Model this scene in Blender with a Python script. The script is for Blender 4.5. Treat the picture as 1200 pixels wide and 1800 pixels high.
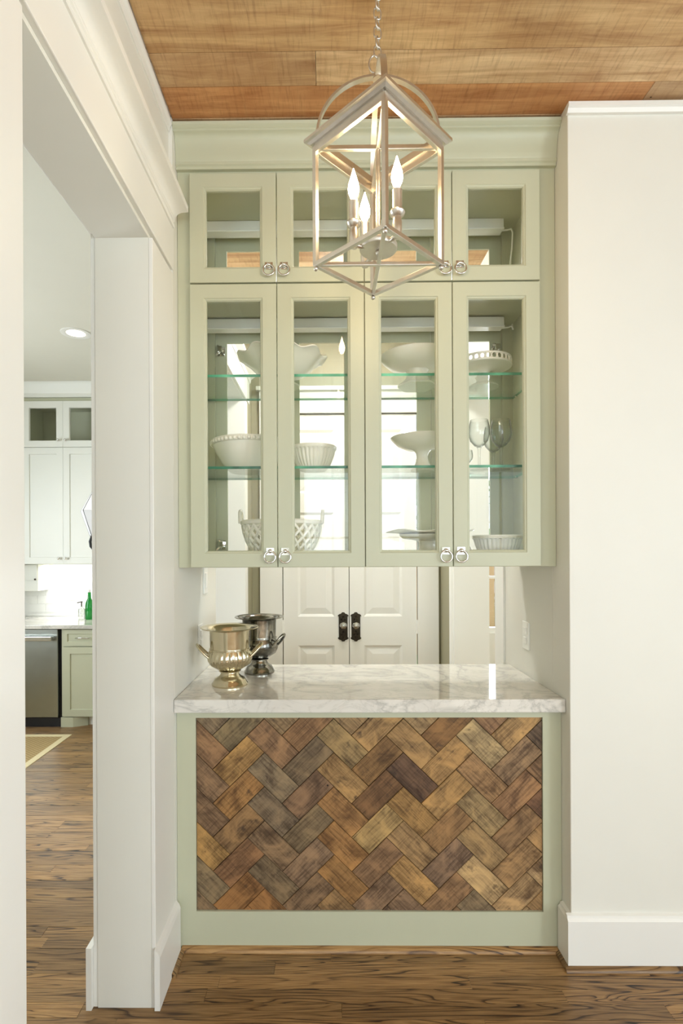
import bpy, bmesh, math, random
from mathutils import Vector, Matrix
random.seed(7)
for o in list(bpy.data.objects): bpy.data.objects.remove(o)
scene = bpy.context.scene
COL = scene.collection
PI = math.pi

# ------------------------------------------------------------------ camera
F_PX, HC = 940.0, 1.453
cam_d = bpy.data.cameras.new('camera'); cam = bpy.data.objects.new('camera', cam_d); COL.objects.link(cam)
cam_d.sensor_fit = 'VERTICAL'; cam_d.sensor_height = 36.0; cam_d.sensor_width = 24.0
cam_d.lens = F_PX / 1800 * 36.0
cam_d.shift_x = 34.0 / 1800; cam_d.shift_y = 65.0 / 1800
cam_d.clip_start = 0.05
cam.rotation_mode = 'XYZ'
cam.location = (0, 0, HC)
cam.rotation_euler = (math.radians(90), math.radians(0.0), math.radians(0.55))
cam.matrix_world = Matrix.Translation((0, 0, HC)) @ Matrix.Rotation(math.radians(0.55), 4, 'Z') @ Matrix.Rotation(math.radians(90), 4, 'X') @ Matrix.Rotation(math.radians(-0.25), 4, 'Z')
scene.camera = cam
scene.view_settings.view_transform = 'Standard'
scene.view_settings.look = 'None'
scene.view_settings.gamma = 1.0
scene.view_settings.use_curve_mapping = False
scene.view_settings.exposure = 0.16
scene.cycles.transparent_max_bounces = 28
scene.cycles.max_bounces = 9
scene.cycles.diffuse_bounces = 6

# ------------------------------------------------------------------ world, daylight and added rear fill
world = bpy.data.worlds.new('world'); scene.world = world; world.use_nodes = True
bg = world.node_tree.nodes['Background']; bg.inputs[0].default_value = (0.80, 0.90, 1.0, 1); bg.inputs[1].default_value = 1.6

def area(name, loc, aim, sx, sy, power, col=(1, 1, 1)):
    d = bpy.data.lights.new(name, 'AREA'); d.shape = 'RECTANGLE'; d.size = sx; d.size_y = sy
    d.energy = power; d.color = col
    o = bpy.data.objects.new(name, d); COL.objects.link(o); o.location = loc
    o.rotation_euler = (Vector(aim) - Vector(loc)).to_track_quat('-Z', 'Z').to_euler()
    return o
area('daylight_right_window', (3.30, 0.10, 1.60), (0.0, 0.10, 1.60), 1.5, 1.7, 14, (0.83, 0.925, 1.0))
area('daylight_far_right_window', (3.30, -1.95, 1.60), (0.0, -1.95, 1.60), 1.5, 1.7, 122, (0.83, 0.925, 1.0))
area('rear_left_fill', (0.45, -3.12, 1.60), (0.45, 0.0, 1.60), 1.5, 1.7, 40, (0.83, 0.925, 1.0))  # added fill from behind the camera, brightens the column jamb
area('rear_right_fill', (2.25, -3.12, 1.60), (2.25, 0.0, 1.60), 1.3, 1.7, 16, (0.83, 0.925, 1.0))  # second added fill from the rear wall
area('daylight_kitchen_window', (-3.52, 2.40, 1.55), (0, 2.40, 1.55), 1.9, 1.5, 85, (0.88, 0.95, 1.0))
area('daylight_sunroom_window', (1.95, 5.22, 1.45), (1.95, 0, 1.45), 1.5, 1.5, 90, (0.9, 0.96, 1.0))

# ------------------------------------------------------------------ materials
def s2l(c):
    return tuple(((x/255)/12.92 if x/255 <= 0.04045 else ((x/255+0.055)/1.055)**2.4) for x in c)
class NT:
    def __init__(s, name):
        s.m = bpy.data.materials.new(name); s.m.use_nodes = True
        s.t = s.m.node_tree; s.t.nodes.clear()
        s.out = s.n('ShaderNodeOutputMaterial')
    def n(s, typ, **kw):
        nd = s.t.nodes.new(typ)
        for k, v in kw.items():
            if k.startswith('i_'):
                key = k[2:]; key = int(key) if key.isdigit() else key.replace('_', ' ')
                nd.inputs[key].default_value = v
            else: setattr(nd, k, v)
        return nd
    def l(s, a, b): s.t.links.new(a, b)
    def math(s, op, a, b=None, c=None):
        nd = s.n('ShaderNodeMath', operation=op)
        for i, v in enumerate((a, b, c)):
            if v is None: continue
            if isinstance(v, (int, float)): nd.inputs[i].default_value = v
            else: s.l(v, nd.inputs[i])
        return nd.outputs[0]
    def mix(s, fac, a, b, mode='MIX'):
        nd = s.n('ShaderNodeMix', data_type='RGBA', blend_type=mode)
        for sock, v in ((nd.inputs[0], fac), (nd.inputs[6], a), (nd.inputs[7], b)):
            if isinstance(v, (int, float)): sock.default_value = v
            elif isinstance(v, tuple): sock.default_value = (v[0], v[1], v[2], 1)
            else: s.l(v, sock)
        return nd.outputs[2]
    def ramp(s, fac, stops, interp='LINEAR'):
        nd = s.n('ShaderNodeValToRGB'); nd.color_ramp.interpolation = interp
        e = nd.color_ramp.elements
        while len(e) < len(stops): e.new(0.5)
        for el, (p, c) in zip(e, stops):
            el.position = p
            el.color = (c, c, c, 1) if isinstance(c, (int, float)) else (c[0], c[1], c[2], 1)
        s.l(fac, nd.inputs[0]); return nd.outputs[0]
    def noise(s, vec, scale, detail=4, rough=0.55, dist=0.0):
        nd = s.n('ShaderNodeTexNoise'); nd.inputs['Scale'].default_value = scale
        nd.inputs['Detail'].default_value = detail; nd.inputs['Roughness'].default_value = rough
        nd.inputs['Distortion'].default_value = dist
        if vec is not None: s.l(vec, nd.inputs['Vector'])
        return nd.outputs[0]
    def mapping(s, vec, scale=(1, 1, 1), rot=(0, 0, 0), loc=None):
        nd = s.n('ShaderNodeMapping'); nd.inputs['Scale'].default_value = scale; nd.inputs['Rotation'].default_value = rot
        s.l(vec, nd.inputs['Vector'])
        if loc is not None: s.l(loc, nd.inputs['Location'])
        return nd.outputs[0]
    def bump(s, h, strength, dist=0.002):
        nd = s.n('ShaderNodeBump'); nd.inputs['Strength'].default_value = strength; nd.inputs['Distance'].default_value = dist
        s.l(h, nd.inputs['Height']); return nd.outputs[0]
    def principled(s, col, rough=0.5, metal=0.0, normal=None, coat=0.0, spec=0.5):
        p = s.n('ShaderNodeBsdfPrincipled')
        if isinstance(col, tuple): p.inputs['Base Color'].default_value = (col[0], col[1], col[2], 1)
        else: s.l(col, p.inputs['Base Color'])
        if isinstance(rough, (int, float)): p.inputs['Roughness'].default_value = rough
        else: s.l(rough, p.inputs['Roughness'])
        p.inputs['Metallic'].default_value = metal
        p.inputs['Coat Weight'].default_value = coat
        p.inputs['Specular IOR Level'].default_value = spec
        if normal is not None: s.l(normal, p.inputs['Normal'])
        s.l(p.outputs[0], s.out.inputs[0]); return p

def paint(name, rgb, rough=0.5, var=0.03, bumpy=0.03):
    t = NT(name); pos = t.n('ShaderNodeNewGeometry').outputs['Position']
    c = s2l(rgb); n = t.noise(pos, 3.0, 3)
    col = t.mix(n, tuple(x*(1-var) for x in c), tuple(min(1, x*(1+var)) for x in c))
    nb = t.noise(pos, 260, 2)
    t.principled(col, rough, normal=t.bump(nb, bumpy, 0.001)); return t.m
def metal(name, rgb, rough=0.25, var=0.12, scale=40, metallic=1.0):
    t = NT(name); tc = t.n('ShaderNodeTexCoord').outputs['Object']
    c = s2l(rgb); n = t.noise(tc, scale, 4)
    col = t.mix(n, tuple(x*(1-var) for x in c), tuple(min(1, x*(1+var)) for x in c))
    r = t.math('MULTIPLY_ADD', n, 0.12, rough-0.06)
    t.principled(col, r, metallic); return t.m
def emit(name, rgb, strength):
    t = NT(name); e = t.n('ShaderNodeEmission'); c = s2l(rgb)
    e.inputs[0].default_value = (*c, 1); e.inputs[1].default_value = strength
    t.l(e.outputs[0], t.out.inputs[0]); return t.m
def glass(name, tint=(1, 1, 1), base=0.05, power=5.0, rough=0.0, refl=1.0):
    t = NT(name)
    lw = t.n('ShaderNodeLayerWeight'); lw.inputs[0].default_value = 0.5
    f = t.math('POWER', lw.outputs['Facing'], power)
    f = t.math('MULTIPLY_ADD', f, 0.9*refl, base)
    tr = t.n('ShaderNodeBsdfTransparent'); tr.inputs[0].default_value = (*tint, 1)
    gl = t.n('ShaderNodeBsdfGlossy'); gl.inputs['Roughness'].default_value = rough
    mx = t.n('ShaderNodeMixShader'); t.l(f, mx.inputs[0]); t.l(tr.outputs[0], mx.inputs[1]); t.l(gl.outputs[0], mx.inputs[2])
    t.l(mx.outputs[0], t.out.inputs[0]); return t.m

M = {}
M['wall'] = paint('wall_paint', (226, 225, 216), 0.55)
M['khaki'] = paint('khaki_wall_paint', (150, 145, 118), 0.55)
M['trim'] = paint('trim_paint', (233, 232, 226), 0.35)
M['sage'] = paint('sage_paint', (190, 192, 167), 0.42)
M['plaster'] = paint('ceiling_paint', (222, 220, 208), 0.7)
M['kitchen_white'] = paint('kitchen_white_paint', (232, 233, 226), 0.4)
M['ceramic'] = paint('white_ceramic', (243, 239, 226), 0.18, 0.02, 0.0)
M['chrome'] = metal('polished_chrome', (225, 225, 222), 0.08)
M['nickel'] = metal('brushed_nickel', (214, 208, 198), 0.33, 0.10, 60)
M['steel'] = metal('stainless_steel', (160, 164, 158), 0.30, 0.06, 12)
M['dark_bronze'] = metal('dark_bronze', (62, 56, 46), 0.42, 0.35, 90)
M['gold'] = metal('tarnished_champagne_metal', (206, 196, 168), 0.17, 0.14, 25)
M['black'] = paint('black_plastic', (22, 22, 26), 0.4)
M['plastic'] = paint('white_plastic', (238, 238, 232), 0.3)
M['glass'] = glass('clear_glass', (0.992, 0.997, 0.993), 0.02)
def mk_stem():
    t = NT('stemware_glass'); lw = t.n('ShaderNodeLayerWeight'); lw.inputs[0].default_value = 0.5
    f2 = t.math('POWER', lw.outputs['Facing'], 2.2)
    tr = t.n('ShaderNodeBsdfTransparent'); t.l(t.mix(f2, (0.97, 0.98, 0.975), (0.34, 0.38, 0.36)), tr.inputs[0])
    gl = t.n('ShaderNodeBsdfGlossy'); gl.inputs['Roughness'].default_value = 0.02
    mx = t.n('ShaderNodeMixShader'); t.l(t.math('MULTIPLY_ADD', t.math('POWER', lw.outputs['Facing'], 4.0), 0.6, 0.035), mx.inputs[0])
    t.l(tr.outputs[0], mx.inputs[1]); t.l(gl.outputs[0], mx.inputs[2]); t.l(mx.outputs[0], t.out.inputs[0]); return t.m
M['glass_ware'] = mk_stem()
M['bulb_glass'] = glass('bulb_glass', (0.99, 0.98, 0.96), 0.03, 3.0, 0.02, 0.6)
M['crystal'] = glass('crystal_knob_glass', (0.9, 0.92, 0.9), 0.25, 2.0, 0.05)
M['shelf_glass'] = glass('shelf_glass', (0.93, 0.975, 0.95), 0.04, 5.0)
M['canglow'] = emit('recessed_lamp_glow', (255, 244, 225), 3.0)
M['bulb'] = emit('warm_bulb_glow', (255, 224, 176), 88.0)

def mk_shelf_edge():
    t = NT('green_glass_edge'); pos = t.n('ShaderNodeNewGeometry').outputs['Position']
    n = t.noise(t.mapping(pos, (3, 1, 1)), 2.0, 2)
    col = t.ramp(n, [(0.35, s2l((18, 92, 70))), (0.65, s2l((96, 190, 150)))])
    p = t.principled(col, 0.12); p.inputs['Transmission Weight'].default_value = 0.25
    return t.m
M['shelf_edge'] = mk_shelf_edge()

def mk_tarnish():
    t = NT('tarnished_dark_silver'); tc = t.n('ShaderNodeTexCoord').outputs['Object']
    n = t.noise(tc, 9, 5, 0.6)
    col = t.ramp(n, [(0.36, s2l((70, 70, 66))), (0.52, s2l((126, 124, 116))), (0.68, s2l((196, 192, 180)))])
    t.principled(col, t.math('MULTIPLY_ADD', n, 0.15, 0.08), 1.0); return t.m
M['dark_silver'] = mk_tarnish()

def mk_floor():
    t = NT('dark_oak_strip'); pos = t.n('ShaderNodeNewGeometry').outputs['Position']
    oi = t.n('ShaderNodeObjectInfo'); rnd = oi.outputs['Random']
    off = t.n('ShaderNodeCombineXYZ'); t.l(t.math('MULTIPLY', rnd, 37.0), off.inputs[0]); t.l(t.math('MULTIPLY', rnd, 91.0), off.inputs[1])
    add = t.n('ShaderNodeVectorMath', operation='ADD'); t.l(pos, add.inputs[0]); t.l(off.outputs[0], add.inputs[1])
    v = add.outputs[0]
    fine = t.noise(t.mapping(v, (7, 210, 20)), 1.0, 5, 0.65)
    n1 = t.noise(t.mapping(v, (1.0, 13, 1)), 1.0, 2.0, 0.45, 0.5)
    sx = t.n('ShaderNodeSeparateXYZ'); t.l(v, sx.inputs[0])
    ph = t.math('FRACT', t.math('ADD', t.math('MULTIPLY', n1, 16.0), t.math('MULTIPLY', sx.outputs[1], 30.0)))
    cath = t.ramp(ph, [(0.0, 0.9), (0.07, 0.12), (0.60, 0.0), (0.86, 0.35), (1.0, 1.0)])
    amt = t.ramp(t.noise(t.mapping(v, (1.1, 3, 1)), 1.0, 2), [(0.35, 0.25), (0.65, 1.0)])
    g = t.math('ADD', t.math('MULTIPLY', fine, 0.62), t.math('MULTIPLY', t.math('MULTIPLY', cath, amt), 0.50))
    base = t.ramp(g, [(0.24, s2l((192, 158, 112))), (0.37, s2l((156, 123, 82))), (0.52, s2l((98, 73, 48))), (0.72, s2l((42, 32, 25)))])
    tone = t.ramp(rnd, [(0.0, s2l((196, 190, 182))), (0.5, s2l((228, 222, 212))), (1.0, s2l((255, 246, 230)))])
    col = t.mix(1.0, base, tone, 'MULTIPLY')
    big = t.noise(pos, 1.7, 2)
    col = t.mix(t.math('MULTIPLY', big, 0.18), col, s2l((70, 58, 48)))
    t.principled(col, t.math('MULTIPLY_ADD', fine, 0.2, 0.22), normal=t.bump(t.math('MULTIPLY', g, -1.0), 0.25, 0.001), spec=0.38)
    return t.m
M['floor'] = mk_floor()

def mk_ceil():
    t = NT('reclaimed_ceiling_board'); tc = t.n('ShaderNodeNewGeometry').outputs['Position']
    oi = t.n('ShaderNodeObjectInfo'); rnd = oi.outputs['Random']
    off = t.n('ShaderNodeCombineXYZ'); t.l(t.math('MULTIPLY', rnd, 23.0), off.inputs[0]); t.l(t.math('MULTIPLY', rnd, 57.0), off.inputs[1])
    add = t.n('ShaderNodeVectorMath', operation='ADD'); t.l(tc, add.inputs[0]); t.l(off.outputs[0], add.inputs[1]); v = add.outputs[0]
    streak = t.noise(t.mapping(v, (2.0, 26, 1)), 1.0, 7, 0.65, 0.8)
    saw = t.noise(t.mapping(v, (95, 9, 1), (0, 0, 0.10)), 1.0, 5, 0.7, 0.3)
    sawbig = t.noise(t.mapping(v, (26, 2.0, 1), (0, 0, 0.15)), 1.0, 2)
    patch = t.noise(v, 4.0, 3)
    col = oi.outputs['Color']
    col = t.mix(t.ramp(streak, [(0.35, 0.0), (0.75, 0.8)]), col, t.mix(1.0, col, s2l((168, 128, 92)), 'MULTIPLY'))
    col = t.mix(t.ramp(saw, [(0.50, 0.0), (0.85, 0.55)]), col, t.mix(1.0, col, s2l((140, 105, 74)), 'MULTIPLY'))
    col = t.mix(t.ramp(sawbig, [(0.5, 0.0), (0.85, 0.22)]), col, s2l((226, 190, 136)))
    col = t.mix(t.ramp(patch, [(0.4, 0.0), (0.8, 0.55)]), col, t.mix(1.0, col, s2l((205, 165, 120)), 'MULTIPLY'))
    vo = t.n('ShaderNodeTexVoronoi'); vo.inputs['Scale'].default_value = 6.5; t.l(t.mapping(v, (0.7, 1, 1)), vo.inputs['Vector'])
    wn = t.n('ShaderNodeSeparateColor'); t.l(vo.outputs['Color'], wn.inputs[0])
    hole = t.math('MULTIPLY', t.math('LESS_THAN', vo.outputs['Distance'], 0.035), t.math('GREATER_THAN', wn.outputs[0], 0.45))
    col = t.mix(hole, col, s2l((45, 30, 20)))
    h = t.math('SUBTRACT', t.math('MULTIPLY', saw, -0.5), hole)
    t.principled(col, 0.62, normal=t.bump(h, 0.35, 0.0015), spec=0.3); return t.m
M['ceil'] = mk_ceil()

def mk_block():
    t = NT('reclaimed_wood_block'); tc = t.n('ShaderNodeTexCoord').outputs['Object']
    oi = t.n('ShaderNodeObjectInfo'); rnd = oi.outputs['Random']
    off = t.n('ShaderNodeCombineXYZ'); t.l(t.math('MULTIPLY', rnd, 17.0), off.inputs[0]); t.l(t.math('MULTIPLY', rnd, 71.0), off.inputs[1])
    add = t.n('ShaderNodeVectorMath', operation='ADD'); t.l(tc, add.inputs[0]); t.l(off.outputs[0], add.inputs[1]); v = add.outputs[0]
    base = oi.outputs['Color']
    grain = t.noise(t.mapping(v, (9, 150, 20)), 1.0, 5, 0.65, 0.4)
    cross = t.noise(t.mapping(v, (170, 8, 8), (0, 0, 0.25)), 1.0, 3)
    stain = t.noise(v, 9.0, 4, 0.6, 0.8)
    stain2 = t.noise(v, 22.0, 3, 0.6)
    light = t.mix(1.0, base, (1.45, 1.40, 1.30), 'MULTIPLY')
    dark = t.mix(1.0, base, s2l((112, 98, 92)), 'MULTIPLY')
    col = t.mix(t.ramp(grain, [(0.40, 0.0), (0.72, 1.0)]), base, t.mix(0.85, base, dark))
    col = t.mix(t.ramp(cross, [(0.50, 0.0), (0.76, 0.5)]), col, dark)
    col = t.mix(t.ramp(stain, [(0.32, 0.9), (0.50, 0.0)]), col, light)
    col = t.mix(t.ramp(stain, [(0.55, 0.0), (0.68, 0.7)]), col, dark)
    col = t.mix(t.ramp(stain2, [(0.62, 0.0), (0.74, 0.8)]), col, s2l((62, 48, 38)))
    vo = t.n('ShaderNodeTexVoronoi'); vo.inputs['Scale'].default_value = 13.0; t.l(v, vo.inputs['Vector'])
    sp = t.n('ShaderNodeSeparateColor'); t.l(vo.outputs['Color'], sp.inputs[0])
    hole = t.math('MULTIPLY', t.math('LESS_THAN', vo.outputs['Distance'], 0.05), t.math('GREATER_THAN', sp.outputs[1], 0.8))
    col = t.mix(hole, col, s2l((30, 22, 18)))
    h = t.math('ADD', t.math('MULTIPLY', grain, -0.5), t.math('MULTIPLY', stain2, 0.5))
    t.principled(col, 0.55, normal=t.bump(t.math('SUBTRACT', h, hole), 0.3, 0.0015), spec=0.35); return t.m
M['block'] = mk_block()

def mk_marble():
    t = NT('white_grey_marble'); pos = t.n('ShaderNodeNewGeometry').outputs['Position']
    v = t.mapping(pos, (1.0, 1.6, 1.6), (0, 0, 0.45))
    w = t.noise(v, 2.2, 8, 0.62, 1.6)
    vein = t.math('ABSOLUTE', t.math('SUBTRACT', w, 0.5))
    thin = t.ramp(vein, [(0.0, 1.0), (0.02, 0.45), (0.06, 0.0)])
    w2 = t.noise(v, 5.5, 6, 0.6, 1.2)
    thin2 = t.ramp(t.math('ABSOLUTE', t.math('SUBTRACT', w2, 0.48)), [(0.0, 0.7), (0.015, 0.2), (0.04, 0.0)])
    cloud = t.noise(v, 1.6, 5, 0.6, 0.8)
    col = t.mix(t.ramp(cloud, [(0.35, 0.0), (0.75, 0.8)]), s2l((232, 229, 221)), s2l((196, 194, 188)))
    col = t.mix(t.math('MULTIPLY', thin, 0.5), col, s2l((140, 142, 138)))
    col = t.mix(t.math('MULTIPLY', thin2, 0.35), col, s2l((150, 148, 140)))
    t.principled(col, 0.07, spec=0.7, coat=0.3); return t.m
M['marble'] = mk_marble()

def mk_tile():
    t = NT('white_splash_tile'); pos = t.n('ShaderNodeNewGeometry').outputs['Position']
    n = t.noise(pos, 3.5, 5, 0.6, 1.0)
    col = t.mix(t.ramp(n, [(0.45, 0.0), (0.75, 0.5)]), s2l((240, 241, 238)), s2l((205, 207, 206)))
    t.principled(col, 0.2); return t.m
M['tile'] = mk_tile()
def mk_jute():
    t = NT('woven_jute'); pos = t.n('ShaderNodeNewGeometry').outputs['Position']
    ck = t.n('ShaderNodeTexChecker'); ck.inputs['Scale'].default_value = 55.0; t.l(t.mapping(pos, (1, 1.4, 0.0)), ck.inputs['Vector'])
    n = t.noise(pos, 60, 3)
    col = t.mix(ck.outputs['Fac'], s2l((158, 132, 88)), s2l((196, 172, 124)))
    col = t.mix(t.math('MULTIPLY', n, 0.4), col, s2l((120, 98, 62)))
    t.principled(col, 0.9, normal=t.bump(ck.outputs['Fac'], 0.4, 0.003)); return t.m
M['jute'] = mk_jute()
M['rug_border'] = paint('cream_cotton_tape', (222, 208, 168), 0.9, 0.06, 0.3)
def mk_green_glass():
    t = NT('green_bottle_glass')
    p = t.principled(s2l((24, 140, 52)), 0.05); p.inputs['Transmission Weight'].default_value = 0.55
    n = t.noise(t.n('ShaderNodeTexCoord').outputs['Object'], 30, 2)
    t.l(t.mix(n, s2l((16, 120, 44)), s2l((40, 165, 70))), p.inputs['Base Color'])
    return t.m
M['green_glass'] = mk_green_glass()
M['shade'] = paint('frosted_white_glass', (236, 236, 240), 0.4, 0.02, 0.0)
M['hedge'] = paint('hedge_leaf', (126, 160, 96), 0.6, 0.3)
M['fence'] = paint('fence_board', (196, 158, 116), 0.7, 0.15)
M['grass'] = paint('lawn', (150, 170, 110), 0.9, 0.2)
M['shoe'] = M['floor']

# ------------------------------------------------------------------ mesh helpers
ORG = {}
class MB:
    def __init__(s): s.v = []; s.f = []; s.mi = []; s.cur = 0
    def add(s, vs, fs):
        b = len(s.v); s.v += [tuple(p) for p in vs]
        for f in fs: s.f.append(tuple(b+i for i in f)); s.mi.append(s.cur)
        return s
    def box(s, x0, x1, y0, y1, z0, z1):
        vs = [(x, y, z) for z in (z0, z1) for y in (y0, y1) for x in (x0, x1)]
        return s.add(vs, [(0, 2, 3, 1), (4, 5, 7, 6), (0, 1, 5, 4), (2, 6, 7, 3), (0, 4, 6, 2), (1, 3, 7, 5)])
    def prism(s, poly, axis, a0, a1):
        n = len(poly); vs = []
        for a in (a0, a1):
            for (p, q) in poly:
                vs.append({'x': (a, p, q), 'y': (p, a, q), 'z': (p, q, a)}[axis])
        fs = [(i, (i+1) % n, n+(i+1) % n, n+i) for i in range(n)]
        fs += [tuple(range(n-1, -1, -1)), tuple(range(n, 2*n))]
        return s.add(vs, fs)
    def tube(s, pts, r, seg=8, closed=False, flat=None, up=None):
        """round (or flat = (w, h) rectangular) bar along a path"""
        pts = [Vector(p) for p in pts]; n = len(pts)
        rs = r if isinstance(r, (list, tuple)) else [r]*n
        ring = []; prev = None
        for i in range(n):
            if closed: d = pts[(i+1) % n]-pts[i-1]
            else: d = pts[min(i+1, n-1)]-pts[max(i-1, 0)]
            d.normalize()
            if up is not None: u = Vector(up)
            else: u = prev if prev is not None else (Vector((0, 0, 1)) if abs(d.z) < 0.9 else Vector((1, 0, 0)))
            a = d.cross(u)
            if a.length < 1e-6: a = d.cross(Vector((0, 1, 0)))
            a.normalize(); b = a.cross(d).normalized(); prev = b
            if flat:
                w, h = flat[0]/2, flat[1]/2
                ring.append([pts[i]+a*w+b*h, pts[i]-a*w+b*h, pts[i]-a*w-b*h, pts[i]+a*w-b*h])
            else:
                ring.append([pts[i]+(a*math.cos(2*PI*k/seg)+b*math.sin(2*PI*k/seg))*rs[i] for k in range(seg)])
        m = len(ring[0]); vs = [p for q in ring for p in q]; fs = []
        for i in range(n if closed else n-1):
            j = (i+1) % n
            for k in range(m): fs.append((i*m+k, i*m+(k+1) % m, j*m+(k+1) % m, j*m+k))
        if not closed: fs += [tuple(range(m-1, -1, -1)), tuple((n-1)*m+k for k in range(m))]
        return s.add(vs, fs)
    def bar(s, a, b, w, h, up=(0, 0, 1)): return s.tube([a, b], 0, flat=(w, h), up=up)
    def lathe(s, prof, c=(0, 0, 0), seg=40, rf=None, caps=True):
        vs = []; n = len(prof)
        for i, (r, z) in enumerate(prof):
            for k in range(seg):
                th = 2*PI*k/seg; rr = r; zz = z
                if rf: rr, zz = rf(i, th, r, z)
                vs.append((c[0]+rr*math.cos(th), c[1]+rr*math.sin(th), c[2]+zz))
        fs = []
        for i in range(n-1):
            for k in range(seg):
                k2 = (k+1) % seg
                fs.append((i*seg+k, i*seg+k2, (i+1)*seg+k2, (i+1)*seg+k))
        if caps:
            fs.append(tuple(range(seg-1, -1, -1))); fs.append(tuple((n-1)*seg+k for k in range(seg)))
        return s.add(vs, fs)
    def ball(s, c, r, seg=12, sz=1.0):
        pr = [(max(1e-4, r*math.sin(PI*i/8)), -r*sz*math.cos(PI*i/8)) for i in range(9)]
        return s.lathe(pr, c, seg)
    def ring_frame(s, x0, x1, z0, z1, prof, flip=False, plane='y'):
        """rectangular frame: profile of (inset, depth) swept round; plane 'y' = in XZ, 'x' = in YZ"""
        vs = []
        for (i, d) in prof:
            for (a, b) in ((x0+i, z0+i), (x1-i, z0+i), (x1-i, z1-i), (x0+i, z1-i)):
                vs.append((a, d, b) if plane == 'y' else (d, a, b))
        n = len(prof); fs = []
        for i in range(n):
            j = (i+1) % n
            for k in range(4):
                l = (k+1) % 4; fs.append((i*4+k, i*4+l, j*4+l, j*4+k))
        return s.add(vs, fs)
    def build(s, name, mats, parent=None, bevel=0.0, smooth=None, org=None):
        me = bpy.data.meshes.new(name)
        bm = bmesh.new()
        bv = [bm.verts.new(p) for p in s.v]
        for f, mi in zip(s.f, s.mi):
            try:
                fc = bm.faces.new([bv[i] for i in f]); fc.material_index = mi
            except ValueError: pass
        bmesh.ops.recalc_face_normals(bm, faces=bm.faces)
        if bevel > 0:
            es = [e for e in bm.edges if len(e.link_faces) == 2 and e.calc_face_angle(0) > 0.6]
            bmesh.ops.bevel(bm, geom=es, offset=bevel, segments=2, profile=0.5, affect='EDGES', clamp_overlap=True)
        if org is None:
            lo = [min(v.co[i] for v in bm.verts) for i in range(3)]; hi = [max(v.co[i] for v in bm.verts) for i in range(3)]
            org = Vector(((lo[0]+hi[0])/2, (lo[1]+hi[1])/2, lo[2] if parent is None else (lo[2]+hi[2])/2))
        org = Vector(org)
        bmesh.ops.translate(bm, verts=bm.verts, vec=-org)
        bm.to_mesh(me); bm.free()
        if not isinstance(mats, (list, tuple)): mats = [mats]
        for m in mats: me.materials.append(M[m] if isinstance(m, str) else m)
        if smooth is not None:
            for p in me.polygons: p.use_smooth = True
            me.set_sharp_from_angle(angle=math.radians(smooth))
        o = bpy.data.objects.new(name, me); COL.objects.link(o)
        ORG[o.name] = org
        if parent is not None:
            o.parent = parent; o.location = org-ORG[parent.name]
        else: o.location = org
        return o
def tag(o, label=None, cat=None, group=None, kind=None):
    if label: o['label'] = label
    if cat: o['category'] = cat
    if group: o['group'] = group
    if kind: o['kind'] = kind
    return o
def thing(name, loc, label, cat, group=None):
    o = bpy.data.objects.new(name, None); COL.objects.link(o); o.empty_display_size = 0.05
    o.location = loc; ORG[o.name] = Vector(loc); return tag(o, label, cat, group)
def struct(o, label=None): o['kind'] = 'structure'; return tag(o, label) if label else o
def place_child(o, parent, world_loc):
    o.parent = parent; o.location = Vector(world_loc)-ORG[parent.name]; ORG[o.name] = Vector(world_loc)

XL, XR = -0.548, 0.838          # left wall face / right side of the alcove
XT = XL-0.013                   # wall face behind the casing of the kitchen opening
ZC = 2.98                       # underside of the ceiling boards

# ------------------------------------------------------------------ floor
fb = MB().box(-3.5, 3.4, -3.2, 5.1, -0.06, -0.012)
floor = struct(fb.build('floor', 'floor'), 'dark stained oak strip floor')
PW = 0.0572
unit = MB().box(-0.5, 0.5, -0.5, 0.5, -0.5, 0.5).build('plank', 'floor'); um = unit.data; bpy.data.objects.remove(unit)
um.materials.clear(); um.materials.append(M['floor'])
def strip(x0, x1, y0, y1, z0, z1, parent, name, mesh, color=None):
    o = bpy.data.objects.new(name, mesh); COL.objects.link(o)
    o.scale = (x1-x0, y1-y0, z1-z0)
    place_child(o, parent, ((x0+x1)/2, (y0+y1)/2, (z0+z1)/2))
    if color: o.color = (*s2l(color), 1)
    return o
row = 0; y = 1.075
fr = random.Random(3)
while y < 4.86:
    xmax = 1.55 if y < 1.90 else (XL-0.02 if y < 3.0 else XL-0.02)
    x = -2.95+fr.uniform(-0.6, 0.0); x = max(x, -3.35)
    while x < xmax:
        L = fr.uniform(0.55, 1.45); x1 = min(x+L, xmax)
        if xmax-x1 < 0.15: x1 = xmax
        strip(x, x1-0.0008, y, y+PW-0.0009, -0.0115, -fr.uniform(0, 0.0006), floor, 'plank', um)
        x = x1
    y += PW; row += 1

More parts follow.
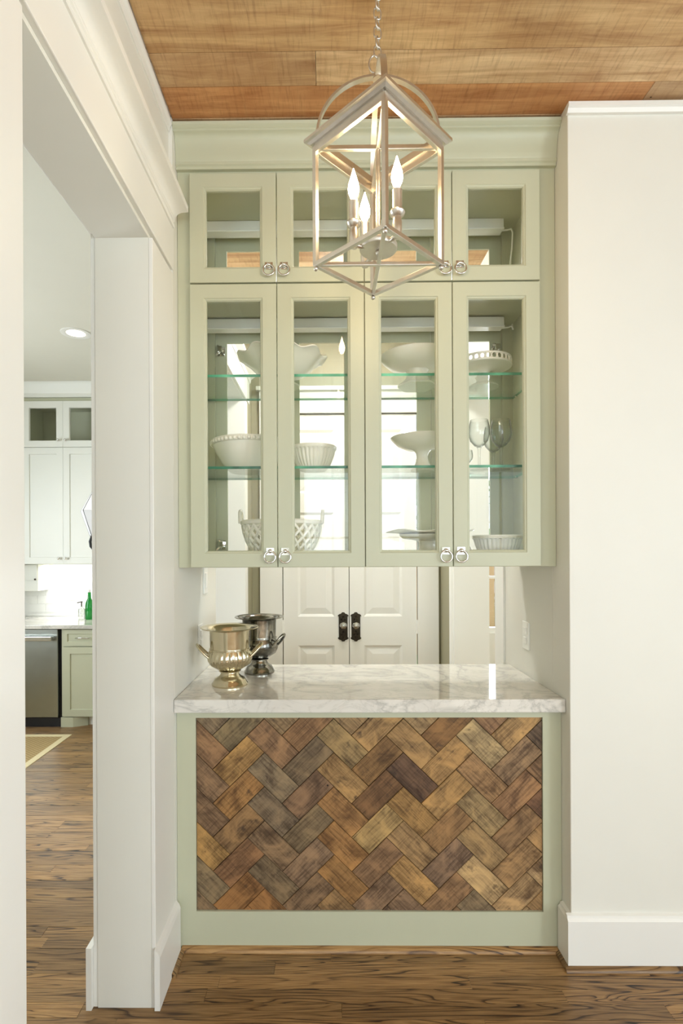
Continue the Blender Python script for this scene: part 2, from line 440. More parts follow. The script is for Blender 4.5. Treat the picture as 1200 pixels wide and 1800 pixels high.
# ------------------------------------------------------------------ ceiling of wooden boards
cb = MB().box(XL-0.19, 3.4, -3.2, 5.1, ZC+0.022, ZC+0.08)
ceiling = struct(cb.build('ceiling', 'ceil'), 'ceiling of reclaimed honey brown boards')
cm = um.copy(); cm.materials.clear(); cm.materials.append(M['ceil'])
cr = random.Random(11)
rows = [(1.776, 1.905), (1.652, 1.776), (1.455, 1.652)]
y = 1.455
while y > -3.0:
    w = cr.choice((0.13, 0.16, 0.19, 0.2)); rows.append((y-w, y)); y -= w
y = 1.905
while y < 3.9:
    w = cr.choice((0.13, 0.16, 0.19)); rows.append((y, min(y+w, 3.9))); y += w
tones = [(220, 190, 148), (212, 180, 138), (228, 198, 158), (206, 174, 132)]
for ri, (y0, y1) in enumerate(rows):
    if ri == 0: cuts = [XL, 1.09, 3.2]; cols = [(216, 164, 112), (208, 180, 142)]
    elif ri == 1: cuts = [XL, -0.03, 1.9, 3.2]; cols = [(212, 178, 134), (236, 208, 164), (226, 194, 150)]
    elif ri == 2: cuts = [XL, 1.6, 3.2]; cols = [(222, 190, 142), (214, 180, 136)]
    else:
        xm = 3.2 if y0 < 1.85 else 1.05
        cuts = [XL]
        while cuts[-1] < xm: cuts.append(min(xm, cuts[-1]+cr.uniform(1.2, 2.6)))
        cols = [cr.choice(tones) for _ in cuts]
    for i in range(len(cuts)-1):
        dz = cr.uniform(0, 0.003)
        strip(cuts[i]+0.0006, cuts[i+1]-0.0006, y0+0.001, y1-0.001, ZC+dz, ZC+0.0218, ceiling, 'board', cm, cols[i])
kc = MB().box(-3.5, XL-0.19, -1.0, 5.1, 2.90, 2.96)
struct(kc.build('kitchen_ceiling', 'plaster'), 'plain pale kitchen ceiling')

# ------------------------------------------------------------------ walls
JY0, JY1, ZH = 0.965, 1.685, 2.44            # kitchen opening in the left wall
HY0, HY1 = 2.62, 3.50                        # hall opening further back
w = MB(); xa, xb = XL-0.183, XL
w.box(xa, XT, -3.2, JY0, 0, 3.0); w.box(xa, XT, JY0, JY1, ZH, 3.0); w.box(xa, XT, JY1, 1.906, 0, 3.0); w.box(xa, xb, 1.906, HY0, 0, 3.0)
w.box(xa, xb, HY0, HY1, ZH, 3.0); w.box(xa, xb, 3.9, 5.0, 0, 3.0)
struct(w.build('wall_left', 'wall'), 'pale cream wall with two cased openings to the kitchen')
w = MB()
w.box(XR, 3.2, 1.86, 2.0, 0, 3.0); w.box(XR, 1.05, 2.0, 2.655, 0, 3.0)
w.box(XR, 1.05, 2.655, 3.5, ZH, 3.0); w.box(0.85, 1.05, 3.9, 5.0, 0, 3.0)
struct(w.build('wall_right', 'wall', bevel=0.003), 'pale cream wall beside the bar niche')
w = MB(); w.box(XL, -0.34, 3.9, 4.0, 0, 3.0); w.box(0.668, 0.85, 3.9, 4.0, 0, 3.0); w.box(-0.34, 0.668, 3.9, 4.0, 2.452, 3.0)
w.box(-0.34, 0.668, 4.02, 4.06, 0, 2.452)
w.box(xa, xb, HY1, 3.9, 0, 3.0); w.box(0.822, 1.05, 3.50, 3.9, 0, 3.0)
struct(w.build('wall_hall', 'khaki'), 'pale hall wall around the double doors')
w = MB(); w.box(-3.5, XL-0.183, 4.92, 5.0, 0, 2.9)
struct(w.build('wall_kitchen_back', 'wall'))
# kitchen outer wall with window opening
w = MB(); w.box(-3.48, -3.38, -1.0, 1.4, 0, 2.9); w.box(-3.48, -3.38, 3.4, 5.0, 0, 2.9)
w.box(-3.48, -3.38, 1.4, 3.4, 0, 0.8); w.box(-3.48, -3.38, 1.4, 3.4, 2.3, 2.9); w.box(-3.48, XL-0.183, -1.0, -0.9, 0, 2.9)
struct(w.build('wall_kitchen_left', 'wall'))
# dining room outer walls with window openings
w = MB(); w.box(3.2, 3.28, -3.2, -2.75, 0, 3.0); w.box(3.2, 3.28, -1.15, -0.70, 0, 3.0); w.box(3.2, 3.28, 0.90, 5.0, 0, 3.0)
w.box(3.2, 3.28, -2.75, -1.15, 0, 0.7); w.box(3.2, 3.28, -2.75, -1.15, 2.5, 3.0)
w.box(3.2, 3.28, -0.70, 0.90, 0, 0.7); w.box(3.2, 3.28, -0.70, 0.90, 2.5, 3.0)
struct(w.build('wall_dining_right', 'wall'))
w = MB(); w.box(XL, -0.35, -3.1, -3.0, 0, 3.0); w.box(-0.35, 2.95, -3.1, -3.0, 0, 0.7); w.box(-0.35, 2.95, -3.1, -3.0, 2.5, 3.0)
w.box(1.25, 1.55, -3.1, -3.0, 0.7, 2.5); w.box(2.95, 3.2, -3.1, -3.0, 0, 3.0)
struct(w.build('wall_dining_back', 'wall'))
# sunroom end wall with window
WX0, WX1, WZ0, WZ1 = 1.25, 2.65, 0.66, 2.22
w = MB(); w.box(1.05, WX0, 5.0, 5.1, 0, 3.0); w.box(WX1, 3.28, 5.0, 5.1, 0, 3.0)
w.box(WX0, WX1, 5.0, 5.1, 0, WZ0); w.box(WX0, WX1, 5.0, 5.1, WZ1, 3.0)
struct(w.build('wall_sunroom', 'wall'))

def window(n, plane, a0, a1, z0, z1, d0, d1, nx=2, nz=2):
    fm = MB(); pr = [(0, d0), (0.05, d0), (0.05, d1), (0, d1)]
    fm.ring_frame(a0, a1, z0, z1, pr, plane=plane)
    o = struct(fm.build('window_%d' % n, 'trim'), 'white framed window')
    mu = MB(); dm = (d0+d1)/2
    def bx(a, b, c, d, e): return (mu.box(a, b, dm-e, dm+e, c, d) if plane == 'y' else mu.box(dm-e, dm+e, a, b, c, d))
    for i in range(1, nx):
        a = a0+(a1-a0)*i/nx; bx(a-0.012, a+0.012, z0+0.05, z1-0.05, 0.012)
    for i in range(1, nz):
        z = z0+(z1-z0)*i/nz; bx(a0+0.05, a1-0.05, z-0.012, z+0.012, 0.011)
    mu.build('muntin', 'trim', o)
    for i in range(nx):
        for j in range(nz):
            p = MB(); aa = a0+(a1-a0)*i/nx+(0.05 if i == 0 else 0.012); ab = a0+(a1-a0)*(i+1)/nx-(0.05 if i == nx-1 else 0.012)
            za = z0+(z1-z0)*j/nz+(0.05 if j == 0 else 0.012); zb = z0+(z1-z0)*(j+1)/nz-(0.05 if j == nz-1 else 0.012)
            if plane == 'y': p.box(aa, ab, dm-0.002, dm+0.002, za, zb)
            else: p.box(dm-0.002, dm+0.002, aa, ab, za, zb)
            p.build('pane', 'glass', o)
window(1, 'y', WX0, WX1, WZ0, WZ1, 5.02, 5.08, 3, 3)
window(2, 'x', -0.70, 0.90, 0.7, 2.5, 3.21, 3.27)
window(3, 'x', -2.75, -1.15, 0.7, 2.5, 3.21, 3.27)
window(5, 'y', -0.35, 1.25, 0.7, 2.5, -3.08, -3.02)  # unseen rear window, added to carry the left front fill
window(6, 'y', 1.55, 2.95, 0.7, 2.5, -3.08, -3.02)  # unseen rear window, added to carry the right front fill
window(4, 'x', 1.4, 3.4, 0.8, 2.3, -3.46, -3.40)

# ------------------------------------------------------------------ trim of the left opening
tc_ = MB()
tc_.box(XT, XT+0.013, JY1+0.0, 1.906, 0.0, ZH)                 # far casing, room side
tc_.box(XL-0.199, XL-0.183, JY1+0.004, JY1+0.12, 0, ZH+0.1)     # far casing, kitchen side
o = tc_.build('trim_1', 'trim', bevel=0.002); struct(o, 'white casing of the kitchen opening')
t2 = MB(); t2.box(XT, XT+0.013, JY0-0.11, JY0, 0, ZH); t2.box(XL-0.199, XL-0.183, JY0-0.12, JY0-0.004, 0, ZH+0.1)
struct(t2.build('trim_2', 'trim', bevel=0.002), 'white casing nearest the camera')
t3 = MB()
t3.box(XT-0.001, XT+0.016, JY0-0.14, 1.912, ZH+0.012, 2.605)
t3.box(XL-0.199, XL-0.183, JY0, JY1, ZH+0.012, 2.56)
struct(t3.build('trim_3', 'trim', bevel=0.003), 'flat frieze board over the kitchen opening')
cor = [(XT, 2.596), (XT+0.022, 2.596), (XT+0.025, 2.602), (XT+0.022, 2.610), (XT+0.019, 2.612), (XT+0.020, 2.617), (XT+0.024, 2.620), (XT+0.024, 2.625)]
for i in range(6):
    a = i/5*PI/2; cor.append((XT+0.026+0.030*(1-math.cos(a)), 2.627+0.024*math.sin(a)))
cor += [(XT+0.072, 2.652), (XT+0.072, 2.672), (XT+0.066, 2.678), (XT, 2.690)]
t4 = MB().prism(cor, 'y', JY0-0.2, 1.897)
struct(t4.build('trim_4', 'trim', smooth=30), 'moulded cornice over the kitchen opening')
t5 = MB().prism([(XT, ZC-0.04), (XT+0.004, ZC-0.04), (XT+0.008, ZC-0.022), (XT+0.014, ZC-0.012), (XT+0.014, ZC), (XT, ZC)], 'y', -3.0, 1.90)
struct(t5.build('trim_5', 'trim'), 'slim white bead between left wall and ceiling')
t6 = MB().prism([(1.86, ZC-0.03), (1.848, ZC-0.03), (1.842, ZC-0.018), (1.836, ZC-0.014), (1.836, ZC), (1.86, ZC)], 'x', XR-0.006, 3.2)
struct(t6.build('trim_6', 'trim'), 'slim white bead between right wall and ceiling')
# hall opening trims
t7 = MB(); t7.box(XL, XL+0.013, HY1, 3.60, 0, ZH); t7.box(XL-0.2, XL+0.013, HY1-0.012, HY1, 0, ZH); t7.box(XL, XL+0.016, HY0-0.1, 3.68, ZH+0.01, 2.60)
t7.prism([(XL, 2.60), (XL+0.02, 2.60), (XL+0.026, 2.625), (XL+0.06, 2.65), (XL+0.06, 2.67), (XL, 2.69)], 'y', HY0-0.1, 3.70)
struct(t7.build('trim_7', 'trim'), 'white trim of the hall opening')
t8 = MB(); t8.box(0.808, 0.822, 3.50, 3.56, 0, ZH); t8.box(0.828, XR, 2.53, 2.655, 0, ZH); t8.box(0.822, XR+0.0, 2.53, 3.58, ZH, 2.58)
t8.box(0.822, 1.052, 3.488, 3.50, 0, ZH)
struct(t8.build('trim_8', 'trim'), 'white casing at the right of the hall')
# baseboards
b = MB(); pr = [(XT+0.013, 0), (XT+0.030, 0), (XT+0.030, 0.17), (XT+0.026, 0.182), (XT+0.020, 0.19), (XT+0.013, 0.196)]
b.prism(pr, 'y', JY1-0.012, 1.912)
b.box(XL-0.216, XL-0.199, JY1-0.012, JY1+0.14, 0, 0.20); 
struct(b.build('baseboard_left', 'trim', bevel=0.0), 'white baseboard on the column side')
b = MB(); b.box(XT+0.013, XT+0.030, -3.0, JY0+0.0, 0, 0.19)
struct(b.build('baseboard_near_left', 'trim'))
b = MB(); b.prism([(1.86, 0.02), (1.842, 0.02), (1.842, 0.170), (1.848, 0.178), (1.850, 0.186), (1.86, 0.190)], 'x', XR-0.018, 3.2)
b.box(XR-0.018, XR, 1.860, 1.925, 0.02, 0.172); b.prism([(XR-0.018, 0.172), (XR, 0.172), (XR, 0.190), (XR-0.010, 0.186), (XR-0.012, 0.178)], 'y', 1.860, 1.925)
struct(b.build('baseboard_right', 'trim'), 'tall white baseboard under the right wall')
def quarter(y0, r, n=5): return [(y0, 0), (y0-r, 0)]+[(y0-r*math.cos(a*PI/2/n), r*1.1*math.sin(a*PI/2/n)) for a in range(1, n+1)]
s_ = MB().prism(quarter(1.842, 0.018), 'x', XR-0.030, 3.2)
struct(s_.build('trim_9', 'floor', smooth=40), 'stained oak shoe moulding under right baseboard')
s_ = MB().prism(quarter(1.930, 0.02), 'x', XL+0.018, XR-0.019)
struct(s_.build('trim_10', 'floor', smooth=40), 'stained oak shoe moulding along the bar base')
s_ = MB().prism([(XR-0.018, 0), (XR-0.032, 0), (XR-0.030, 0.012), (XR-0.018, 0.02)], 'y', 1.845, 1.925)
struct(s_.build('trim_11', 'floor'), 'short oak shoe moulding at the niche corner')
s_ = MB().prism([(XT+0.030, 0), (XT+0.044, 0), (XT+0.042, 0.012), (XT+0.030, 0.02)], 'y', 1.80, 1.925)
struct(s_.build('trim_12', 'floor'), 'short oak shoe moulding beside the column')

# ------------------------------------------------------------------ bar base with herringbone front
DF = 1.930
bar = thing('bar_cabinet', (0.145, 2.2, 0), 'sage green bar base with herringbone wood front under the marble top', 'cabinet')
PX0, PX1, PZ0, PZ1 = -0.479, 0.771, 0.144, 0.844
bd = MB(); bd.box(XL+0.001, XR-0.001, 1.955, 2.470, 0.0, 0.872)
bd.build('body', 'sage', bar)
for (x0, x1) in ((XL+0.001, PX0), (PX1, XR-0.001)):
    MB().box(x0, x1, DF, 1.955, 0.0, 0.872).build('stile', 'sage', bar)
MB().box(PX0, PX1, DF, 1.955, 0.0, PZ0).build('bottom_rail', 'sage', bar)
MB().box(PX0, PX1, DF, 1.955, PZ1, 0.872).build('top_rail', 'sage', bar)
hp = MB().box(PX0, PX1, 1.948, 1.9549, PZ0, PZ1).build('herringbone_panel', 'black', bar)
def Pz(px, py, Y): return ((px-575)*Y/F_PX, HC-(py-965)*Y/F_PX)
c4 = [(130,110,128,100,66),(200,100,128,112,90),(170,260,126,94,68),(330,180,100,90,68),(340,350,152,116,66),(560,240,130,98,72),(620,110,142,118,86),(730,180,130,95,64),(170,480,124,97,74),(350,550,146,104,58),(570,480,115,103,85),(780,360,102,88,70),(990,240,142,120,80),(1130,150,152,116,70),(1060,110,150,122,84),(990,460,156,122,76),(170,700,126,98,74),(360,760,118,90,60),(560,640,102,90,76),(780,570,104,80,64),(990,680,148,106,62),(1170,420,104,76,50),(170,880,154,118,66),(360,980,114,80,56),(560,840,120,97,75),(780,760,112,97,75),(990,880,150,106,60),(1150,800,160,132,86),(170,1110,120,105,82),(400,1190,142,96,54),(570,1090,92,80,64),(760,990,116,94,77),(990,1110,146,105,60),(790,1190,114,91,71)]
c5 = [(130,150,152,119,75),(300,220,140,110,70),(370,120,158,130,90),(530,150,106,74,42),(740,230,166,146,106),(960,170,152,120,76),(530,320,152,117,71),(930,320,124,100,76),(100,330,112,82,48),(300,410,80,58,48),(740,440,138,106,72),(970,520,136,100,70),(120,560,106,74,48),(540,540,150,116,70),(320,640,152,116,66),(740,650,154,132,92),(980,720,130,100,70),(130,740,166,138,88),(560,710,136,102,66),(320,850,140,112,76),(460,830,66,48,46),(720,830,146,120,82),(960,920,136,106,72),(100,960,124,94,70),(540,950,112,90,76),(330,1070,158,122,74),(760,1060,188,158,112),(960,1130,152,124,88),(540,1150,124,94,68),(160,1150,118,94,76),(700,1190,112,98,78),(800,100,132,98,70),(1060,210,78,64,54),(1070,370,122,92,66),(1070,590,96,66,52),(1080,1010,180,150,110)]
CL = [(320+.2833*a, 1240+.2835*b_, c) for a, b_, *c in c4]+[(630+.2917*a, 1240+.2917*b_, c) for a, b_, *c in c5]
HU, HV = 30.65*DF/F_PX, 30.0*DF/F_PX
Wd = 30.3*math.sqrt(2)*DF/F_PX
ax0, az0 = Pz(401, 1384, DF)
def clip(poly):
    def cut(p, f):
        out = []
        for i in range(len(p)):
            a, b_ = p[i-1], p[i]; fa, fb_ = f(a), f(b_)
            if (fa >= 0) != (fb_ >= 0):
                t = fa/(fa-fb_); out.append((a[0]+(b_[0]-a[0])*t, a[1]+(b_[1]-a[1])*t))
            if fb_ >= 0: out.append(b_)
        return out
    for f in (lambda q: q[0]-PX0-0.0008, lambda q: PX1-0.0008-q[0], lambda q: q[1]-PZ0-0.0008, lambda q: PZ1-0.0008-q[1]):
        poly = cut(poly, f)
        if len(poly) < 3: return []
    return poly
hr = random.Random(5); full = {}
for k in range(-16, 17):
    for m in range(-8, 9):
        for typ in 'HV':
            if typ == 'H': u0, u1, v0, v1 = k+2*m, k+2*m+2, k-2*m, k-2*m+1
            else: u0, u1, v0, v1 = k+2*m+2, k+2*m+3, k-2*m-1, k-2*m+1
            g = 0.010
            cs = [(u0+g, v0+g), (u1-g, v0+g), (u1-g, v1-g), (u0+g, v1-g)]
            pts = [(ax0+(u-v)*HU, az0+(u+v)*HV) for u, v in cs]
            pl = clip(pts)
            if not pl: continue
            area_ = abs(sum(pl[i-1][0]*pl[i][1]-pl[i][0]*pl[i-1][1] for i in range(len(pl))))/2
            if area_ < 1.5e-4: continue
            cx = sum(p[0] for p in pts)/4; cz = sum(p[1] for p in pts)/4
            vx = sum(p[0] for p in pl)/len(pl); vz = sum(p[1] for p in pl)/len(pl)
            ang = PI/4 if typ == 'H' else 3*PI/4
            ca, sa = math.cos(ang), math.sin(ang)
            loc = [((x-cx)*ca+(z-cz)*sa, -(x-cx)*sa+(z-cz)*ca) for x, z in pl]
            isfull = abs(area_-2*(1-g)*(1-2*g)*Wd*Wd) < 2e-5*0 + 1e-9
            n = len(loc); th = 0.012
            bmv = []; ins = 0.0012
            mx_, mz_ = sum(p[0] for p in loc)/n, sum(p[1] for p in loc)/n
            for (p, q) in loc: bmv.append((p, q, -th/2))
            for (p, q) in loc: bmv.append((p, q, th/2-0.0015))
            for (p, q) in loc:
                d = math.hypot(p-mx_, q-mz_); s = (d-ins*1.4)/d; bmv.append((mx_+(p-mx_)*s, mz_+(q-mz_)*s, th/2))
            fs = []
            for r_ in (0, 1):
                for i in range(n): fs.append((r_*n+i, r_*n+(i+1) % n, (r_+1)*n+(i+1) % n, (r_+1)*n+i))
            fs += [tuple(range(2*n, 3*n)), tuple(range(n-1, -1, -1))]
            me = bpy.data.meshes.new('wood_block'); me.from_pydata(bmv, [], fs); me.update()
            bm = bmesh.new(); bm.from_mesh(me); bmesh.ops.recalc_face_normals(bm, faces=bm.faces); bm.to_mesh(me); bm.free()
            me.materials.append(M['block'])
            ob = bpy.data.objects.new('wood_block', me); COL.objects.link(ob)
            # local x along the block, local y across, local z towards the room (-Y)
            R = Matrix(((ca, -sa, 0), (0, 0, -1), (sa, ca, 0)))
            ob.rotation_euler = R.to_euler()
            place_child(ob, hp, (cx, 1.948-th/2+hr.uniform(-0.0015, 0.0015)+0.0, cz))
            px = 575+vx*F_PX/DF; py = 965-(vz-HC)*F_PX/DF
            c = min(CL, key=lambda e: (e[0]-px)**2+(e[1]-py)**2)
            if (c[0]-px)**2+(c[1]-py)**2 < 34**2: rgb = c[2]
            else: rgb = hr.choice([(128, 100, 72), (146, 114, 76), (112, 94, 74), (120, 92, 66)])
            j = hr.uniform(0.95, 1.05); ob.color = (*s2l([min(255, (q+0.28*(w_-q)+0.06*(sum(rgb)/3-q))*j*1.11) for q, w_ in zip(rgb, (138, 109, 70))]), 1)

# ------------------------------------------------------------------ countertop
ct = MB().box(XL-0.0+0.001, XR-0.001, 1.890, 2.470, 0.8725, 0.9205)
ct = ct.build('countertop', 'marble', bevel=0.004)
tag(ct, 'glossy white marble countertop with grey veins on the bar', 'countertop')

# ------------------------------------------------------------------ wall-hung glazed display cabinet
cab = thing('display_cabinet', (0.145, 2.15, 1.386), 'sage green double sided glass door cabinet hung above the marble counter', 'cabinet')
Y0, Y1, YB = 1.965, 1.985, 2.330
ZB, ZD, ZT = 1.386, 2.423, 2.830
xs = [-0.499+0.31875*i for i in range(5)]
for (x0, x1) in ((XL+0.001, XL+0.022), (XR-0.030, XR-0.001)):
    MB().box(x0, x1, Y1, YB, ZB, 2.979).build('side_panel', 'sage', cab)
for (ya, yb) in ((Y0, Y1), (YB, YB+0.02)):
    fm = MB(); fm.box(XL+0.001, xs[0]+0.012, ya, yb, ZB, 2.979); fm.box(xs[4]-0.012, XR-0.001, ya, yb, ZB, 2.979)
    fm.box(xs[0]+0.012, xs[4]-0.012, ya, yb, ZB, ZB+0.03); fm.box(xs[0]+0.012, xs[4]-0.012, ya, yb, 2.412, 2.438)
    fm.box(xs[0]+0.012, xs[4]-0.012, ya, yb, ZT-0.012, 2.979)
    fm.box(xs[2]-0.018, xs[2]+0.018, ya, yb, ZB+0.03, 2.412); fm.box(xs[2]-0.018, xs[2]+0.018, ya, yb, 2.438, ZT-0.012)
    fm.build('face_frame', 'sage', cab, bevel=0.001)
MB().box(XL+0.022, XR-0.030, Y1, YB, ZB, ZB+0.028).build('bottom_panel', 'sage', cab)
MB().box(XL+0.022, XR-0.030, Y1, YB, 2.424, 2.440).build('divider_panel', 'sage', cab)
MB().box(XL+0.022, XR-0.030, Y1, YB, ZT, ZT+0.02).build('top_panel', 'sage', cab)
# crown
cp = [(Y0, 2.842), (1.950, 2.842), (1.950, 2.852), (1.944, 2.856), (1.944, 2.866), (1.948, 2.869), (1.946, 2.874)]
for i in range(1, 9):
    a = i/8*PI/2; cp.append((1.944-0.026*(1-math.cos(a)), 2.876+0.078*math.sin(a)))
cp += [(1.914, 2.956), (1.914, 2.962), (1.908, 2.965), (1.902, 2.970), (1.900, 2.979), (Y0, 2.979)]
MB().prism(cp, 'x', XL+0.001, XR-0.001).build('crown_moulding', 'sage', cab, smooth=35)
def pull(parent, x, z0, y, sgn):
    pl = MB().box(x-0.014, x+0.014, min(y, y-sgn*0.004), max(y, y-sgn*0.004), z0+0.044, z0+0.070)
    pl.ball((x, y-sgn*0.010, z0+0.058), 0.008); pl.build('pull_plate', 'chrome', parent, smooth=40)
    yy = y-sgn*0.012
    r = 0.0205; rg = MB().tube([(x+r*math.sin(a*PI/14), yy-sgn*0.002*(1-math.cos(a*PI/14)), z0+0.037+r*math.cos(a*PI/14)) for a in range(28)], 0.0034, 8, closed=True, up=(0, 1, 0))
    rg.build('pull_ring', 'chrome', parent, smooth=60)
def cab_door(x0, x1, z0, z1, y, sgn, pull_right, hinge=False):
    """sgn +1: faces the camera side (-Y); -1: faces the hall"""
    x0 += 0.0015; x1 -= 0.0015; z0 += 0.0015; z1 -= 0.0015
    d = lambda q: y+sgn*q
    fm = MB().ring_frame(x0, x1, z0, z1, [(0, d(0.02)), (0, d(0.0015)), (0.0015, d(0)), (0.050, d(0)), (0.0535, d(0.004)), (0.0565, d(0.005)), (0.060, d(0.010)), (0.060, d(0.02))])
    dr = fm.build('door', 'sage', cab)
    ya, yb = sorted((d(0.011), d(0.015)))
    MB().box(x0+0.0585, x1-0.0585, ya, yb, z0+0.0585, z1-0.0585).build('pane', 'glass', dr)
    px = (x1-0.026) if pull_right else (x0+0.026)
    pull(dr, px, z0, y, sgn)
    if hinge:
        hx = x0+0.036 if pull_right else x1-0.036
        for hz in ((z0+0.085, z1-0.10) if z1-z0 > 0.6 else (z0+0.10,)):
            yi = d(0.02)
            h = MB().box(hx-0.017, hx+0.017, min(yi, yi+sgn*0.008), max(yi, yi+sgn*0.008), hz-0.02, hz+0.02)
            yj = yi-0.012
            h.box(hx-0.010, hx+0.010, yj-0.03, yj+0.006, hz-0.009, hz+0.014)
            h.tube([(hx-0.014, yj-0.012, hz+0.02), (hx+0.012, yj-0.02, hz-0.006)], 0.006, 8)
            h.tube([(hx+(0.02 if not pull_right else -0.02), yj-0.02, hz-0.024), (hx, yj-0.01, hz)], 0.005, 8)
            h.build('hinge', 'chrome', dr, bevel=0.001)
for i in range(4):
    pr_ = i in (0, 2)
    cab_door(xs[i], xs[i+1], ZB, 2.4215, 1.945, 1, pr_)
    cab_door(xs[i], xs[i+1], 2.4245, 2.8265, 1.945, 1, pr_)
    cab_door(xs[i], xs[i+1], ZB, 2.4215, 2.370, -1, pr_, hinge=(i in (0, 3)))
    cab_door(xs[i], xs[i+1], 2.4245, 2.8265, 2.370, -1, pr_, hinge=(i in (0, 3)))
SH1, SH2 = 2.108, 1.764
for z in (SH1, SH2):
    g = MB(); x0, x1, ya, yb = XL+0.024, XR-0.032, 2.000, 2.322
    vs = [(x, y_, zz) for zz in (z-0.010, z) for y_ in (ya, yb) for x in (x0, x1)]
    g.cur = 0; g.add(vs, [(0, 2, 3, 1), (4, 5, 7, 6)])
    g.cur = 1; g.add(vs, [(0, 1, 5, 4), (2, 6, 7, 3), (0, 4, 6, 2), (1, 3, 7, 5)])
    g.build('glass_shelf', ['shelf_glass', 'shelf_edge'], cab)
    for x in (x0+0.004, x1-0.004):
        for y_ in (2.06, 2.27):
            MB().tube([(x-0.006, y_, z-0.0135), (x+0.006, y_, z-0.0135)], 0.003, 8).build('shelf_pin', 'chrome', cab)
for z in (2.415, 2.823):
    lb = MB().box(XL+0.03, 0.742, 2.235, 2.290, z-0.036, z+0.004 if z < 2.5 else z+0.006)
    lb.box(XL+0.03, 0.742, 2.228, 2.240, z-0.042, z-0.034)
    lb.build('light_bar', 'plastic', cab, bevel=0.003)
    pts = [(0.735, 2.25, z-0.038), (0.76, 2.25, z-0.036), (0.778, 2.255, z-0.028), (0.786, 2.26, z-0.04), (0.784, 2.262, z-0.10), (0.776, 2.265, z-0.18), (0.775, 2.265, z-0.26)]
    if z < 2.5: pts = pts[:4]+[(0.79, 2.28, z-0.02), (0.797, 2.30, z-0.004)]
    MB().tube(pts, 0.0035, 8).build('lamp_cord', 'plastic', cab, smooth=60)

# ------------------------------------------------------------------ crockery in the cabinet
def lathe_thing(name, prof, loc, label, cat, group=None, seg=48, rf=None, mat='ceramic'):
    o = MB().lathe(prof, loc, seg, rf).build(name, mat, smooth=50, org=loc)
    return tag(o, label, cat, group)
def stand_prof(h, rp, rb, rs, lip=0.012, dish=0.015):
    return [(0.004, 0), (rb, 0), (rb, 0.005), (rb*0.92, 0.010), (rb*0.62, 0.022), (rs*1.15, h*0.35), (rs, h*0.5), (rs*1.1, h*0.62), (rs*1.7, h*0.74),
            (rp*0.5, h-dish-0.016), (rp*0.9, h-dish*0.7-0.006), (rp, h-0.004), (rp*0.998, h), (rp*0.965, h), (rp*0.9, h-dish*0.8), (rp*0.5, h-dish), (0.004, h-dish)]
z1, z2, z3 = SH1+0.0003, SH2+0.0003, ZB+0.0283
# ruffled footed bowl
def ruffle(i, th, r, z):
    if i < 6: return r, z
    a = min(1, (r-0.06)/0.11); a = max(0, a)
    return r*(1+0.035*a*math.cos(9*th)), z+0.0075*a*a*math.cos(9*th)
lathe_thing('ruffled_bowl', [(0.004, 0), (0.068, 0), (0.070, 0.006), (0.045, 0.014), (0.034, 0.022), (0.036, 0.030), (0.075, 0.042), (0.112, 0.064), (0.140, 0.092), (0.168, 0.112), (0.177, 0.115), (0.175, 0.120), (0.164, 0.118), (0.135, 0.098), (0.105, 0.070), (0.070, 0.050), (0.004, 0.042)],
    (-0.180, 2.165, z1), 'white footed bowl with wide ruffled rim on the top glass shelf', 'bowl', seg=96, rf=ruffle)
def foot_scallop(i, th, r, z): return (r*(1+0.05*math.cos(6*th)), z) if i < 4 else (r, z)
lathe_thing('cake_stand', [(0.004, 0), (0.075, 0), (0.076, 0.006), (0.062, 0.016), (0.045, 0.034), (0.040, 0.055), (0.046, 0.066), (0.080, 0.072), (0.115, 0.084), (0.142, 0.108), (0.150, 0.122), (0.147, 0.125), (0.140, 0.116), (0.112, 0.093), (0.004, 0.080)],
    (0.368, 2.175, z1), 'large white bowl shaped cake stand beside the lantern on the top glass shelf', 'cake stand', rf=foot_scallop)
cs = thing('cake_stand', (0.640, 2.19, z1), 'small white cake stand with pierced band rim on the top glass shelf', 'cake stand')
MB().lathe([(0.004, 0), (0.060, 0), (0.060, 0.004), (0.052, 0.010), (0.034, 0.018), (0.026, 0.026), (0.030, 0.038), (0.034, 0.042), (0.026, 0.048), (0.022, 0.060), (0.030, 0.068), (0.060, 0.074), (0.106, 0.080), (0.106, 0.086), (0.004, 0.086)], (0.640, 2.19, z1), 48).build('stand', 'ceramic', cs, smooth=45)
rim = MB(); NL = 30
for k in range(NL):
    th = 2*PI*k/NL
    c = (0.640+0.108*math.cos(th), 2.19+0.108*math.sin(th))
    tx, ty = -math.sin(th), math.cos(th)
    rim.tube([(c[0]+tx*0.0105*math.cos(q*PI/5), c[1]+ty*0.0105*math.cos(q*PI/5), z1+0.096+0.0125*math.sin(q*PI/5)) for q in range(10)], 0.0028, 6, closed=True, up=(math.cos(th), math.sin(th), 0))
for zz in (0.084, 0.109):
    rim.tube([(0.640+0.108*math.cos(2*PI*k/48), 2.19+0.108*math.sin(2*PI*k/48), z1+zz) for k in range(48)], 0.004, 6, closed=True, up=(0, 0, 1))
rim.build('pierced_rim', 'ceramic', cs, smooth=60)
